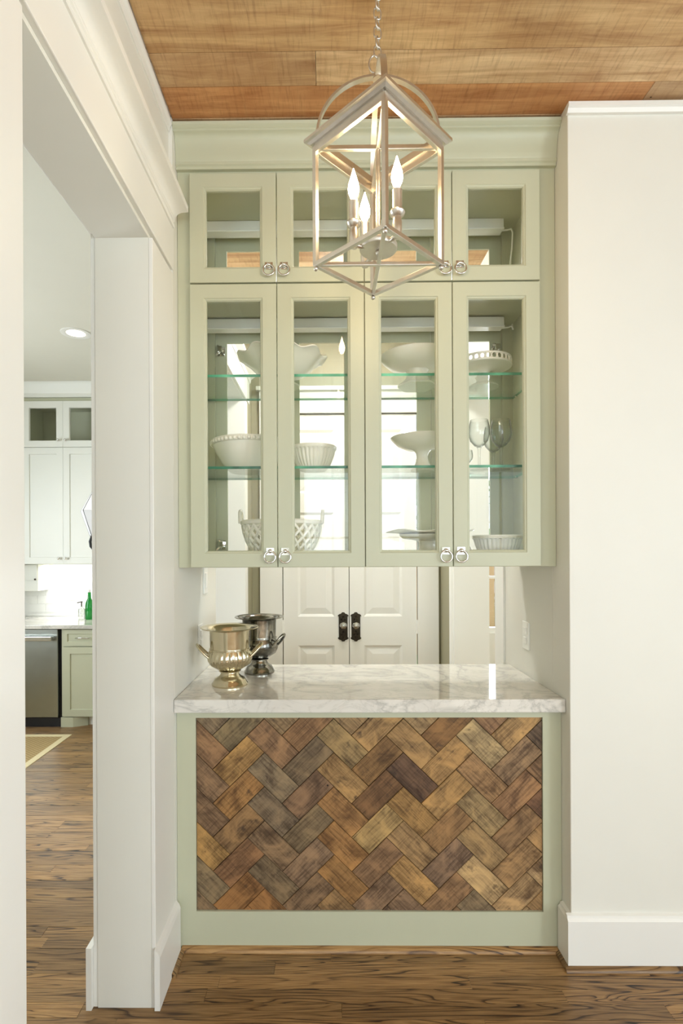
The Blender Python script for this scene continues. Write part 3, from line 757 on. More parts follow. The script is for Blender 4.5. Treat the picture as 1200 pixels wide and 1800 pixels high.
# middle shelf
bw = thing('mixing_bowl', (-0.312, 2.170, z2), 'large plain white bowl with beaded rim on the middle glass shelf', 'bowl')
MB().lathe([(0.004, 0), (0.080, 0), (0.086, 0.006), (0.112, 0.036), (0.136, 0.078), (0.148, 0.104), (0.154, 0.106), (0.155, 0.122), (0.152, 0.126), (0.146, 0.124), (0.132, 0.084), (0.106, 0.040), (0.075, 0.012), (0.004, 0.010)], (-0.312, 2.170, z2), 56).build('body', 'ceramic', bw, smooth=45)
bd_ = MB()
for k in range(52):
    th = 2*PI*k/52; bd_.ball((-0.312+0.155*math.cos(th), 2.170+0.155*math.sin(th), z2+0.113), 0.0078, 6)
bd_.build('beaded_rim', 'ceramic', bw, smooth=60)
def flute(nf, amp, i0, i1):
    def f(i, th, r, z):
        if i0 <= i <= i1: return r*(1-amp*abs(math.cos(nf*th/2))**3), z
        return r, z
    return f
lathe_thing('fluted_bowl', [(0.004, 0), (0.050, 0), (0.056, 0.006), (0.072, 0.030), (0.084, 0.060), (0.089, 0.080), (0.093, 0.084), (0.094, 0.094), (0.091, 0.097), (0.086, 0.090), (0.070, 0.035), (0.050, 0.010), (0.004, 0.010)],
    (-0.055, 2.140, z2), 'white fluted bowl on the middle glass shelf', 'bowl', seg=160, rf=flute(32, 0.05, 2, 5))
lathe_thing('cake_stand', [(0.004, 0), (0.046, 0), (0.047, 0.005), (0.038, 0.014), (0.027, 0.034), (0.022, 0.056), (0.025, 0.074), (0.036, 0.086), (0.070, 0.092), (0.100, 0.106), (0.122, 0.128), (0.127, 0.136), (0.124, 0.138), (0.098, 0.116), (0.065, 0.104), (0.004, 0.100)],
    (0.385, 2.165, z2), 'plain white pedestal dish on the middle glass shelf', 'cake stand')
def wine(loc, sc, label, group='wine glasses on the middle glass shelf'):
    t = thing('wine_glass', loc, label, 'wine glass', group); x, y_, z = loc
    MB().lathe([(0.003, 0), (0.035*sc, 0.0), (0.034*sc, 0.003*sc), (0.010*sc, 0.006*sc), (0.0045*sc, 0.012*sc)], loc, 32).build('foot', 'glass_ware', t, smooth=50)
    MB().lathe([(0.0045*sc, 0.010*sc), (0.0046*sc, 0.05*sc), (0.0056*sc, 0.082*sc), (0.010*sc, 0.092*sc)], loc, 20).build('stem', 'glass_ware', t, smooth=50)
    MB().lathe([(0.004, 0.090*sc), (0.018*sc, 0.096*sc), (0.034*sc, 0.115*sc), (0.0415*sc, 0.142*sc), (0.0405*sc, 0.170*sc), (0.0345*sc, 0.199*sc), (0.0335*sc, 0.199*sc), (0.0393*sc, 0.170*sc), (0.0403*sc, 0.142*sc), (0.033*sc, 0.117*sc), (0.017*sc, 0.099*sc), (0.004, 0.094*sc)], loc, 36, caps=False).build('bowl', 'glass_ware', t, smooth=60)
wine((0.606, 2.135, z2), 1.0, 'large wine glass at the left of the front pair')
wine((0.693, 2.135, z2), 1.0, 'large wine glass nearest the right cabinet side')
wine((0.694, 2.235, z2), 0.98, 'wine glass standing just behind the front right one')
wine((0.590, 2.245, z2), 0.50, 'short small glass behind the large wine glasses')
# bottom
bk = thing('lattice_basket', (-0.184, 2.165, z3), 'white ceramic lattice basket with two loop handles at cabinet bottom', 'basket')
bx_, by_, bz_ = -0.184, 2.165, z3
def brad(t): return 0.100+0.057*math.sin(t*PI/2)**0.75
la = MB(); NS = 24
for d in (1, -1):
    for k in range(NS):
        pts = []
        for q in range(9):
            t = q/8; th = 2*PI*k/NS+d*t*2*PI/NS*2.6
            pts.append((bx_+brad(t)*math.cos(th), by_+brad(t)*math.sin(th), bz_+0.012+t*0.128))
        la.tube(pts, 0.0056, 6, up=(0, 0, 1))
la.build('lattice', 'ceramic', bk, smooth=60)
MB().lathe([(0.004, 0), (0.098, 0), (0.104, 0.010), (0.104, 0.018), (0.096, 0.016), (0.004, 0.010)], (bx_, by_, bz_), 48).build('base', 'ceramic', bk, smooth=45)
MB().lathe([(0.152, 0.134), (0.165, 0.138), (0.167, 0.148), (0.160, 0.154), (0.150, 0.150), (0.148, 0.140), (0.152, 0.134)], (bx_, by_, bz_), 56, caps=False).build('rim', 'ceramic', bk, smooth=60)
for sg in (-1, 1):
    MB().tube([(bx_+sg*(0.163+0.004*math.sin(a*PI/10)), by_-0.032*math.cos(a*PI/10), bz_+0.142+0.052*math.sin(a*PI/10)**0.8) for a in range(11)], 0.0068, 8, up=(1, 0, 0)).build('handle', 'ceramic', bk, smooth=60)
lathe_thing('cake_stand', [(0.004, 0), (0.062, 0), (0.062, 0.004), (0.055, 0.012), (0.045, 0.035), (0.040, 0.055), (0.044, 0.068), (0.070, 0.074), (0.105, 0.078), (0.120, 0.090), (0.122, 0.096), (0.118, 0.097), (0.100, 0.089), (0.004, 0.087)],
    (0.412, 2.155, z3), 'white cake stand with thick foot under a platter at cabinet bottom', 'cake stand')
def leafy(i, th, r, z): return r*(1+0.10*abs(math.cos(2.0*th))**3), z+0.10*max(0, r-0.11)*math.cos(5*th)
lathe_thing('platter', [(0.004, 0), (0.090, 0), (0.125, 0.006), (0.158, 0.011), (0.160, 0.014), (0.156, 0.016), (0.120, 0.012), (0.004, 0.006)],
    (0.412, 2.155, z3+0.0955), 'thin white wavy platter resting on the cake stand', 'platter', seg=72, rf=leafy)
lathe_thing('fluted_bowl', [(0.004, 0), (0.055, 0), (0.062, 0.006), (0.078, 0.028), (0.088, 0.054), (0.093, 0.074), (0.098, 0.078), (0.099, 0.088), (0.096, 0.091), (0.090, 0.084), (0.076, 0.033), (0.055, 0.010), (0.004, 0.010)],
    (0.682, 2.150, z3), 'white fluted bowl standing at cabinet bottom by the right side', 'bowl', seg=160, rf=flute(32, 0.05, 2, 5))
lathe_thing('small_dish', [(0.004, 0), (0.062, 0), (0.064, 0.005), (0.052, 0.016), (0.038, 0.036), (0.034, 0.046), (0.030, 0.046), (0.004, 0.040)],
    (0.546, 2.175, z3), 'small white footed dish behind the door stiles at cabinet bottom', 'dish')

# ------------------------------------------------------------------ champagne buckets
def bucket(loc, H, R, mat, label, hrot, handles, gad):
    t = thing('champagne_bucket', loc, label, 'bucket', None); x, y_, z = loc
    s = R/0.114; h = H/0.226
    bp = [(0.076*s, 0.080*h), (0.086*s, 0.098*h), (0.088*s, 0.112*h), (0.084*s, 0.128*h), (0.078*s, 0.138*h), (0.076*s, 0.144*h), (0.0765*s, 0.150*h), (0.0775*s, 0.200*h), (0.079*s, 0.216*h), (0.088*s, 0.222*h), (0.102*s, 0.224*h)]
    outer = [(0.034*s, 0.058*h), (0.050*s, 0.064*h), (0.066*s, 0.074*h)]+bp+[(R-0.002, H-0.002), (R, H), (R-0.002, H+0.002), (0.100*s, H+0.0005), (0.086*s, H-0.002), (0.076*s, 0.214*h), (0.073*s, 0.150*h), (0.080*s, 0.112*h), (0.06*s, 0.078*h), (0.004, 0.070*h)]
    def gd(i, th, r, zz):
        if gad and 1 <= i <= 6: return r*(1-0.055*abs(math.cos(13*th))**4), zz
        return r, zz
    MB().lathe(outer, loc, 128, gd).build('body', mat, t, smooth=45)
    MB().lathe([(0.004, 0), (0.070*s, 0), (0.0705*s, 0.006*h), (0.067*s, 0.010*h), (0.064*s, 0.016*h), (0.058*s, 0.026*h), (0.044*s, 0.034*h), (0.037*s, 0.042*h), (0.034*s, 0.050*h), (0.042*s, 0.053*h), (0.043*s, 0.057*h), (0.036*s, 0.060*h), (0.004, 0.061*h)], loc, 64).build('foot', mat, t, smooth=40)
    MB().tube([(x+0.0785*s*math.cos(2*PI*k/64), y_+0.0785*s*math.sin(2*PI*k/64), z+0.142*h) for k in range(64)], 0.0026, 8, closed=True, up=(0, 0, 1)).build('band', mat, t, smooth=60)
    for sg in handles:
        a0 = hrot+(0 if sg > 0 else PI); ux, uy = math.cos(a0), math.sin(a0); tx, ty = -uy, ux
        pts = []
        for q in range(13):
            a = q/12*PI; out = 0.080*s+0.046*s*math.sin(a)**0.8; lat = 0.030*s*math.cos(a)
            pts.append((x+ux*out+tx*lat, y_+uy*out+ty*lat, z+0.112*h+0.048*h*math.sin(a)**0.9))
        MB().tube(pts, [0.0048+0.0012*math.sin(q/12*PI) for q in range(13)], 10, up=(0, 0, 1)).build('handle', mat, t, smooth=60)
bucket((-0.386, 2.105, 0.9207), 0.226, 0.114, 'gold', 'champagne gold metal urn bucket with ribbed belly at the front left of the counter', 0.15, (-1, 1), True)
bucket((-0.296, 2.315, 0.9207), 0.240, 0.106, 'dark_silver', 'tarnished dark silver urn bucket standing behind the gold one', -0.35, (-1, 1), False)

# ------------------------------------------------------------------ plates on the niche walls
def wallplate(name, x, sgn, y_, z, label, cat, rocker):
    t = thing(name, (x, y_, z), label, cat)
    xa, xb = sorted((x, x+sgn*0.006))
    MB().box(xa, xb, y_-0.036, y_+0.036, z-0.058, z+0.058).build('cover_plate', 'plastic', t, bevel=0.002)
    xa, xb = sorted((x+sgn*0.006, x+sgn*0.0095))
    if rocker: MB().box(xa, xb, y_-0.017, y_+0.017, z-0.033, z+0.033).build('rocker', 'plastic', t, bevel=0.0015)
    else:
        for dz in (-0.02, 0.02): MB().box(xa, xb, y_-0.016, y_+0.016, z+dz-0.014, z+dz+0.014).build('socket', 'plastic', t, bevel=0.003)
wallplate('light_switch', XL, 1, 2.385, 1.315, 'white rocker switch plate under the cabinet on the left niche wall', 'switch', True)
wallplate('wall_outlet', XL, 1, 2.29, 1.075, 'white outlet plate on the left niche wall behind the gold bucket', 'outlet', False)
wallplate('wall_outlet', XR, -1, 2.26, 1.085, 'white outlet plate on the right niche wall above the counter', 'outlet', False)

# ------------------------------------------------------------------ pendant lantern
LX, LY = 0.139, 1.42
ZLB, ZLT, HD = 2.208, 2.520, 0.166
lan = thing('pendant_lantern', (LX, LY, ZLB), 'brushed nickel open cage lantern with three candle bulbs hanging on a chain', 'lantern')
cor4 = [(-HD, 0), (0, -HD), (HD, 0), (0, HD)]
PT = [(LX+a, LY+b_) for a, b_ in cor4]
for (x, y_) in PT:
    MB().tube([(x, y_, ZLB-0.004), (x, y_, ZLT)], 0, flat=(0.012, 0.012), up=(1, 1, 0)).build('post', 'nickel', lan, bevel=0.001)
    MB().ball((x, y_, ZLB-0.011), 0.0065).build('finial', 'nickel', lan, smooth=60)
for i in range(4):
    a, b_ = PT[i], PT[(i+1) % 4]
    MB().bar((*a, ZLB), (*b_, ZLB), 0.012, 0.012).build('bottom_rail', 'nickel', lan, bevel=0.001)
    MB().bar((*a, ZLT-0.004), (*b_, ZLT-0.004), 0.011, 0.026).build('top_rail', 'nickel', lan, bevel=0.001)
# mitred cap moulding round the top
capm = MB(); prof = [(-0.010, 0.009), (0.010, 0.009), (0.016, 0.014), (0.022, 0.016), (0.022, 0.024), (0.016, 0.030), (-0.006, 0.032), (-0.010, 0.028)]
vs = []; n = len(prof)
for (dr, dz) in prof:
    for (a, b_) in cor4:
        L_ = HD; f = (L_+dr*math.sqrt(2))/L_; vs.append((LX+a*f, LY+b_*f, ZLT-0.004+dz))
capm.add(vs, [(i*4+k, i*4+(k+1) % 4, ((i+1) % n)*4+(k+1) % 4, ((i+1) % n)*4+k) for i in range(n) for k in range(4)])
capm.build('cap_moulding', 'nickel', lan)
for z, hh in ((ZLB, 0.009), (ZLT-0.004, 0.012)):
    for (a, b_) in ((0, 2), (1, 3)):
        MB().bar((*PT[a], z+(0.0005 if a else 0)), (*PT[b_], z+(0.0005 if a else 0)), 0.010, hh).build('cross_bar', 'nickel', lan, bevel=0.001)
ZA = ZLT+0.022; RA = HD-0.004
for (dx, dy) in ((1, 0), (0, 1)):
    pts = [(LX-dx*RA*math.cos(q*PI/32), LY-dy*RA*math.cos(q*PI/32), ZA+RA*math.sin(q*PI/32)) for q in range(33)]
    mb = MB(); sd = Vector((-dy, dx, 0)).normalized()
    ringv = []
    for q in range(33):
        a = q*PI/32
        for (rr, ss) in ((RA-0.003, -0.0075), (RA+0.003, -0.0075), (RA+0.003, 0.0075), (RA-0.003, 0.0075)):
            ringv.append((LX-dx*rr*math.cos(a)+sd.x*ss, LY-dy*rr*math.cos(a)+sd.y*ss, ZA+rr*math.sin(a)+(0.0004 if dx else 0)))
    mb.add(ringv, [(q*4+k, q*4+(k+1) % 4, q*4+4+(k+1) % 4, q*4+4+k) for q in range(32) for k in range(4)]+[(0, 1, 2, 3), (131, 130, 129, 128)])
    mb.build('arch', 'nickel', lan, smooth=30)
ZTOP = ZA+RA
MB().lathe([(0.003, 0.0), (0.013, 0.0), (0.013, 0.012), (0.009, 0.018), (0.005, 0.022), (0.003, 0.026)], (LX, LY, ZTOP-0.008), 20).build('top_hub', 'nickel', lan, smooth=40)
MB().lathe([(0.0065, 0), (0.0065, ZLT-ZLB-0.06)], (LX, LY, ZLB+0.05), 16).build('centre_stem', 'nickel', lan, smooth=40)
MB().lathe([(0.003, 0.0), (0.048, 0.0), (0.050, 0.003), (0.050, 0.012), (0.046, 0.015), (0.020, 0.018), (0.012, 0.034), (0.003, 0.036)], (LX, LY, ZLB+0.036), 48).build('hub_disc', 'nickel', lan, smooth=40)
MB().ball((LX, LY, ZLB+0.030), 0.008).build('hub_finial', 'nickel', lan, smooth=60)
for (dx, dy) in ((0.042, -0.062), (-0.066, -0.018), (-0.030, 0.076)):
    r = math.hypot(dx, dy); ux, uy = dx/r, dy/r; cx, cy = LX+dx, LY+dy
    ba = ZLB+0.045
    arm = MB().tube([(LX+ux*0.03, LY+uy*0.03, ba), (LX+ux*(r-0.02), LY+uy*(r-0.02), ba-0.006), (LX+ux*(r-0.006), LY+uy*(r-0.006), ba-0.004), (cx, cy, ba+0.012), (cx, cy, ba+0.03)], 0.006, 10).build('arm', 'nickel', lan, smooth=60)
    MB().lathe([(0.003, -0.02), (0.009, -0.018), (0.012, 0.0), (0.012, 0.022), (0.0105, 0.026), (0.0105, 0.034), (0.018, 0.040), (0.020, 0.046), (0.018, 0.050), (0.003, 0.052)], (cx, cy, ba+0.006), 24).build('candle_cup', 'nickel', lan, smooth=40)
    MB().lathe([(0.003, 0.05), (0.0125, 0.05), (0.0125, 0.100), (0.013, 0.102), (0.011, 0.106), (0.003, 0.107)], (cx, cy, ba+0.006), 24).build('candle_sleeve', 'nickel', lan, smooth=40)
    MB().lathe([(0.006, 0.106), (0.0095, 0.110), (0.0155, 0.124), (0.0175, 0.136), (0.0160, 0.150), (0.0115, 0.166), (0.0065, 0.182), (0.0025, 0.196), (0.0008, 0.200)], (cx, cy, ba+0.006), 24).build('bulb', 'bulb_glass', lan, smooth=60)
    MB().lathe([(0.002, 0.111), (0.0085, 0.115), (0.0135, 0.126), (0.0150, 0.136), (0.0132, 0.150), (0.0085, 0.165), (0.0040, 0.180), (0.001, 0.190)], (cx, cy, ba+0.006), 20).build('filament', 'bulb', lan, smooth=60)
# hook ring, chain, ceiling canopy
MB().tube([(LX+0.015*math.cos(a*PI/10)-0.008, LY, ZTOP+0.034+0.023*math.sin(a*PI/10)) for a in range(20)], 0.0022, 8, closed=True, up=(0, 1, 0)).build('hook_ring', 'nickel', lan, smooth=60)
zc = ZTOP+0.066; i = 0; link0 = {}
while zc < ZC-0.02:
    if i % 2 not in link0:
        mb = MB(); pts = []
        for a in range(24):
            th = a*PI/12; c, s = math.cos(th), math.sin(th)
            lx, lz = 0.0070*c, 0.0150*(1 if s > 0 else -1)*abs(s)**0.7 + 0.0
            pts.append((LX+(lx if i % 2 == 0 else 0)*0.7+(lx*0.7 if i % 2 == 0 else lx*0.6), LY+(lx if i % 2 else lx*0.35), zc+lz))
        o = mb.tube(pts, 0.0023, 8, closed=True, up=((0, 1, 0) if i % 2 == 0 else (1, 0, 0))).build('chain_link', 'nickel', lan, smooth=60)
        link0[i % 2] = o
    else:
        o = link0[i % 2].copy(); COL.objects.link(o); place_child(o, lan, (ORG[link0[i % 2].name].x, ORG[link0[i % 2].name].y, zc))
    zc += 0.0255; i += 1
MB().lathe([(0.004, -0.024), (0.012, -0.022), (0.020, -0.016), (0.050, -0.012), (0.058, -0.006), (0.058, 0.0), (0.004, 0.0)], (LX, LY, ZC-0.0005), 40).build('ceiling_canopy', 'nickel', lan, smooth=40)

# ------------------------------------------------------------------ hall double doors
DXs = (-0.324, 0.158, 0.651); YD = 3.90; ZDT = 2.436
for n, (x0, x1) in enumerate(((DXs[0], DXs[1]), (DXs[1], DXs[2]))):
    x0 += 0.0025; x1 -= 0.0025
    zs = [0.01, 0.24, 0.74, 0.98, 1.80, 1.94, 2.30, ZDT-0.002]
    d = MB().box(x0, x1, YD+0.012, YD+0.04, 0.006, ZDT-0.003)
    st = 0.105
    d.box(x0, x0+st, YD, YD+0.012, 0.006, ZDT-0.003); d.box(x1-st, x1, YD, YD+0.012, 0.006, ZDT-0.003)
    for (za, zb) in ((0.006, 0.22), (0.75, 0.96), (1.72, 1.86), (2.32, ZDT-0.003)): d.box(x0+st, x1-st, YD, YD+0.012, za, zb)
    dr = struct(d.build('door_%d' % (n+1), 'trim'), 'white panelled hall door, %s leaf' % ('left' if n == 0 else 'right'))
    for (za, zb) in ((0.22, 0.75), (0.96, 1.72), (1.86, 2.32)):
        MB().ring_frame(x0+st, x1-st, za, zb, [(0, YD+0.012), (0, YD+0.001), (0.018, YD+0.011), (0.018, YD+0.012)]).build('panel_moulding', 'trim', dr)
        p = MB(); a, b_, c, e = x0+st+0.018, x1-st-0.018, za+0.018, zb-0.018
        p.ring_frame(a, b_, c, e, [(0, YD+0.012), (0.045, YD+0.004), (0.045, YD+0.012)]); p.box(a+0.045, b_-0.045, YD+0.004, YD+0.012, c+0.045, e-0.045)
        p.build('panel', 'trim', dr)
    kx = x1-0.042 if n == 0 else x0+0.045; kz = 0.885
    # ornate back plate outline with stepped, rounded ends
    out = [(-0.024, -0.075), (-0.030, -0.082), (-0.022, -0.092), (-0.012, -0.096), (-0.006, -0.106), (0.006, -0.106), (0.012, -0.096), (0.022, -0.092), (0.030, -0.082), (0.024, -0.075),
           (0.024, 0.075), (0.030, 0.082), (0.022, 0.092), (0.012, 0.096), (0.006, 0.106), (-0.006, 0.106), (-0.012, 0.096), (-0.022, 0.092), (-0.030, 0.082), (-0.024, 0.075)]
    bp = MB().prism([(kx+a*1.34, kz+b_) for a, b_ in out], 'y', YD-0.006, YD)
    for (a, b_) in ((0, 0.075), (0, -0.075), (-0.012, 0.055), (0.012, 0.055), (-0.012, -0.055), (0.012, -0.055), (0, -0.035)): bp.ball((kx+a, YD-0.006, kz+b_), 0.007, 8)
    bp.build('back_plate', 'dark_bronze', dr)
    kp = [(0.004, 0), (0.017, 0.0), (0.017, 0.004), (0.009, 0.008), (0.009, 0.022)]
    def yl(mb, prof, cx, cz, y0, seg=20):
        vs = [(cx+r*math.cos(2*PI*k/seg), y0-h, cz+r*math.sin(2*PI*k/seg)) for r, h in prof for k in range(seg)]
        fs = [(i*seg+k, i*seg+(k+1) % seg, (i+1)*seg+(k+1) % seg, (i+1)*seg+k) for i in range(len(prof)-1) for k in range(seg)]
        fs += [tuple(range(seg)), tuple((len(prof)-1)*seg+k for k in range(seg))]
        return mb.add(vs, fs)
    yl(MB(), kp, kx, kz+0.015, YD-0.006).build('knob_rose', 'nickel', dr, smooth=40)
    yl(MB(), [(0.010, 0.018), (0.022, 0.024), (0.026, 0.036), (0.024, 0.048), (0.012, 0.054), (0.002, 0.055)], kx, kz+0.015, YD-0.006).build('knob', 'crystal', dr, smooth=25)
    hx = x0-0.002 if n == 0 else x1+0.002
    for hz in (0.25, 0.885, 2.15):
        MB().tube([(hx, YD-0.006, hz-0.05), (hx, YD-0.006, hz+0.05)], 0.007, 8).build('hinge', 'trim', dr)
t9 = MB(); t9.box(-0.49, -0.327, YD-0.022, YD, 0, 2.60); t9.box(0.654, 0.806, YD-0.022, YD, 0, 2.60); t9.box(-0.49, 0.806, YD-0.026, YD, ZDT+0.004, 2.60)
t9.box(-0.51, 0.807, YD-0.05, YD, 2.60, 2.63)
struct(t9.build('trim_13', 'trim', bevel=0.003), 'wide white casing around the hall double doors')

# unseen lamp added on the hall ceiling to brighten the hall
hl = thing('hall_fill_lamp', (0.13, 3.12, ZC), 'added unseen round ceiling lamp brightening the hall behind the cabinet', 'lamp')
MB().lathe([(0.004, -0.012), (0.15, -0.012), (0.16, -0.004), (0.16, 0.0), (0.004, 0.0)], (0.13, 3.12, ZC-0.0005), 40).build('fill_lamp_base', 'nickel', hl, smooth=40)
MB().lathe([(0.002, -0.07), (0.06, -0.066), (0.11, -0.05), (0.14, -0.025), (0.145, -0.0125), (0.004, -0.0125)], (0.13, 3.12, ZC), 40).build('fill_lamp_shade', emit('hall_fill_glow', (248, 248, 244), 130.0), hl, smooth=40)

# ------------------------------------------------------------------ kitchen
KY, KU, KW = 4.35, 4.60, 4.92
def kx_(px, Y): return (px-575)*Y/F_PX
def shaker(parent, x0, x1, z0, z1, y, mat, st=0.055, name='door', panel=None):
    fm = MB().ring_frame(x0, x1, z0, z1, [(0, y+0.02), (0, y), (st, y), (st+0.004, y+0.008), (st+0.004, y+0.02)])
    d = fm.build(name, mat, parent)
    MB().box(x0+st+0.003, x1-st-0.003, y+0.009, y+0.016, z0+st+0.003, z1-st-0.003).build('pane' if panel else 'panel', panel or mat, d)
    return d
def knob_(d, x, y, z):
    k = MB(); k.tube([(x, y, z), (x, y-0.012, z)], 0.005, 8); k.ball((x, y-0.02, z), 0.013); k.build('knob', 'chrome', d, smooth=60)
KB = 1.332; KM = 2.342; KT = 2.744
units = ((-3.35, -2.634), (-2.632, -1.930), (-1.928, -1.226))
ulab = ('white kitchen wall cabinet at the left end of the row', 'tall white kitchen wall cabinet with small glazed doors on top', 'white kitchen wall cabinet at the right end of the row behind the column')
for (x0, x1), lb in zip(units, ulab):
    u = thing('kitchen_wall_cabinet', ((x0+x1)/2, 4.76, KB), lb, 'cabinet', 'kitchen wall cabinets')
    bdy = MB(); y0, y1 = KU+0.02, KW-0.001
    bdy.box(x0, x0+0.018, y0, y1, KB, KT); bdy.box(x1-0.018, x1, y0, y1, KB, KT); bdy.box(x0+0.018, x1-0.018, y1-0.01, y1, KB, KT)
    for z in (KB, KM-0.01, KT-0.02): bdy.box(x0+0.018, x1-0.018, y0, y1-0.01, z, z+0.02)
    bdy.box(x0, x1, y0, y1, KT, KT+0.03)
    bdy.build('body', 'sage', u)
    xm = (x0+x1)/2
    for (a, b_, right) in ((x0+0.002, xm-0.001, True), (xm+0.001, x1-0.002, False)):
        d = shaker(u, a, b_, KB+0.002, KM-0.002, KU, 'kitchen_white'); knob_(d, b_-0.03 if right else a+0.03, KU, KB+0.05)
        d = shaker(u, a, b_, KM+0.002, KT-0.002, KU, 'kitchen_white', panel='glass'); knob_(d, b_-0.03 if right else a+0.03, KU, KM+0.06)
cr_ = MB().prism([(KU+0.02, 2.776), (KU-0.002, 2.776), (KU-0.002, 2.80), (KU-0.01, 2.806), (KU-0.02, 2.84), (KU-0.045, 2.872), (KU-0.05, 2.899), (KU+0.02, 2.899)], 'x', -3.37, -1.226)
struct(cr_.build('trim_14', 'kitchen_white', smooth=30), 'kitchen cabinet crown moulding')
# backsplash of tiles
sp = struct(MB().box(-3.37, XL-0.21, KW-0.006, KW-0.0005, 0.845, KB).build('wall_backsplash', 'tile'), 'white marble tile backsplash')
tw, thh = 0.152, 0.076
zt = 0.846; r_ = 0
tile_mesh = None
while zt < KB-0.01:
    x = -2.75-(0.076 if r_ % 2 else 0)
    while x < -1.7:
        h_ = min(thh, KB-zt)
        if tile_mesh is None:
            o = MB().box(-0.5, 0.5, -0.5, 0.5, -0.5, 0.5).build('tile', 'tile'); tile_mesh = o.data; bpy.data.objects.remove(o)
        strip(x, x+tw-0.002, KW-0.009-0.0006*((r_*7+int(x*100)) % 3), KW-0.006, zt, zt+h_-0.002, sp, 'tile', tile_mesh)
        x += tw
    zt += thh; r_ += 1
kct = MB().box(-3.37, XL-0.21, KY-0.03, KW-0.0105, 0.812, 0.843).build('countertop', 'marble', bevel=0.003)
tag(kct, 'pale kitchen countertop over the dishwasher seen through the opening', 'countertop')
dw = thing('dishwasher', (-2.49, 4.6, 0), 'stainless steel dishwasher under the kitchen counter', 'dishwasher')
MB().box(-2.796, -2.186, KY+0.03, 4.90, 0.005, 0.808).build('body', 'black', dw)
MB().box(-2.794, -2.206, KY, KY+0.03, 0.085, 0.806).build('door', 'steel', dw, bevel=0.004)
MB().box(-2.796, -2.188, KY+0.012, KY+0.0295, 0.005, 0.080).build('toe_kick', 'black', dw)
hd = MB().tube([(-2.76, KY-0.04, 0.735), (-2.235, KY-0.04, 0.735)], 0, flat=(0.022, 0.034), up=(0, 0, 1))
for x in (-2.74, -2.255): hd.box(x-0.012, x+0.012, KY-0.035, KY, 0.726, 0.744)
hd.build('handle', 'chrome', dw, bevel=0.003)
for (x0, x1), lb in (((-2.182, -1.55), 'sage green kitchen base cabinet with drawer right of the dishwasher'), ((-1.548, XL-0.22), 'sage green kitchen base cabinet behind the column')):
    u = thing('kitchen_base_cabinet', ((x0+x1)/2, 4.6, 0), lb, 'cabinet', 'kitchen base cabinets')
    MB().box(x0, x1, KY+0.02, 4.90, 0.09, 0.811).build('body', 'sage', u)
    MB().box(x0, x1, KY+0.07, 4.88, 0.0, 0.09).build('toe_kick', 'kitchen_white', u)
    MB().prism([(x0, KY), (x0+0.10, KY+0.0), (x0+0.20, KY+0.05), (x0+0.20, KY+0.07), (x0, KY+0.07)], 'z', 0.0, 0.085).build('foot_bracket', 'sage', u)
    d = shaker(u, x0+0.02, x1-0.002, 0.668, 0.802, KY, 'sage', 0.034, 'drawer')
    xc = (x0+x1)/2-0.13
    hb = MB().tube([(xc-0.06, KY, 0.735), (xc-0.055, KY-0.02, 0.735), (xc-0.02, KY-0.028, 0.738), (xc+0.02, KY-0.028, 0.738), (xc+0.055, KY-0.02, 0.735), (xc+0.06, KY, 0.735)], 0.005, 8).build('handle', 'chrome', d, smooth=60)
    xm = (x0+x1)/2
    shaker(u, x0+0.02, x1-0.002, 0.092, 0.660, KY, 'sage', 0.055)
# bottles and small things on the kitchen counter
def bottle(loc, s, label, mat='green_glass'):
    t = thing('bottle', loc, label, 'bottle')
    MB().lathe([(0.004, 0), (0.033*s, 0), (0.036*s, 0.005), (0.036*s, 0.12*s), (0.030*s, 0.15*s), (0.015*s, 0.185*s), (0.013*s, 0.225*s), (0.015*s, 0.228*s), (0.015*s, 0.236*s), (0.004, 0.237*s)], loc, 32).build('body', mat, t, smooth=45)
    MB().lathe([(0.004, 0.236*s), (0.011*s, 0.237*s), (0.012*s, 0.262*s), (0.004, 0.264*s)], loc, 20).build('stopper', 'plastic', t, smooth=45)
    return t
bottle((kx_(155, 4.70), 4.70, 0.8433), 1.0, 'green glass bottle nearest the column on the kitchen counter')
sd = thing('soap_dispenser', (kx_(141, 4.66), 4.66, 0.8433), 'small clear dispenser with dark pump beside the green bottle', 'dispenser')
l_ = (kx_(141, 4.66), 4.66, 0.8433)
MB().lathe([(0.004, 0), (0.026, 0), (0.028, 0.004), (0.028, 0.09), (0.022, 0.10), (0.012, 0.105), (0.012, 0.115), (0.004, 0.115)], l_, 28).build('body', 'crystal', sd, smooth=45)
pm = MB().lathe([(0.003, 0.114), (0.005, 0.114), (0.005, 0.15), (0.010, 0.152), (0.010, 0.16), (0.003, 0.16)], l_, 16); pm.tube([(l_[0], l_[1], l_[2]+0.156), (l_[0]-0.03, l_[1]-0.02, l_[2]+0.15)], 0.004, 8)
pm.build('pump', 'dark_bronze', sd, smooth=45)
ko = thing('wall_outlet', (kx_(127, 4.90), KW-0.011, 1.05), 'white outlet plate on the kitchen backsplash', 'outlet')
xx = kx_(127, 4.90)
MB().box(xx-0.036, xx+0.036, KW-0.016, KW-0.0112, 0.992, 1.106).build('cover_plate', 'plastic', ko, bevel=0.002)
for dz in (1.03, 1.068): MB().box(xx-0.016, xx+0.016, KW-0.019, KW-0.016, dz-0.014, dz+0.014).build('socket', 'plastic', ko, bevel=0.002)
ub = thing('storage_box', (kx_(48, 4.75), 4.75, 1.08), 'pale grey box with tiny knob under the kitchen wall cabinet', 'box')
a, b_ = kx_(10, 4.72), kx_(64, 4.72)
MB().box(a, b_, 4.72, KW-0.0115, 1.09, 1.3305).build('body', 'kitchen_white', ub, bevel=0.004)
MB().box(a+0.01, b_-0.006, 4.712, 4.72, 1.185, 1.325).build('flap', 'kitchen_white', ub, bevel=0.002)
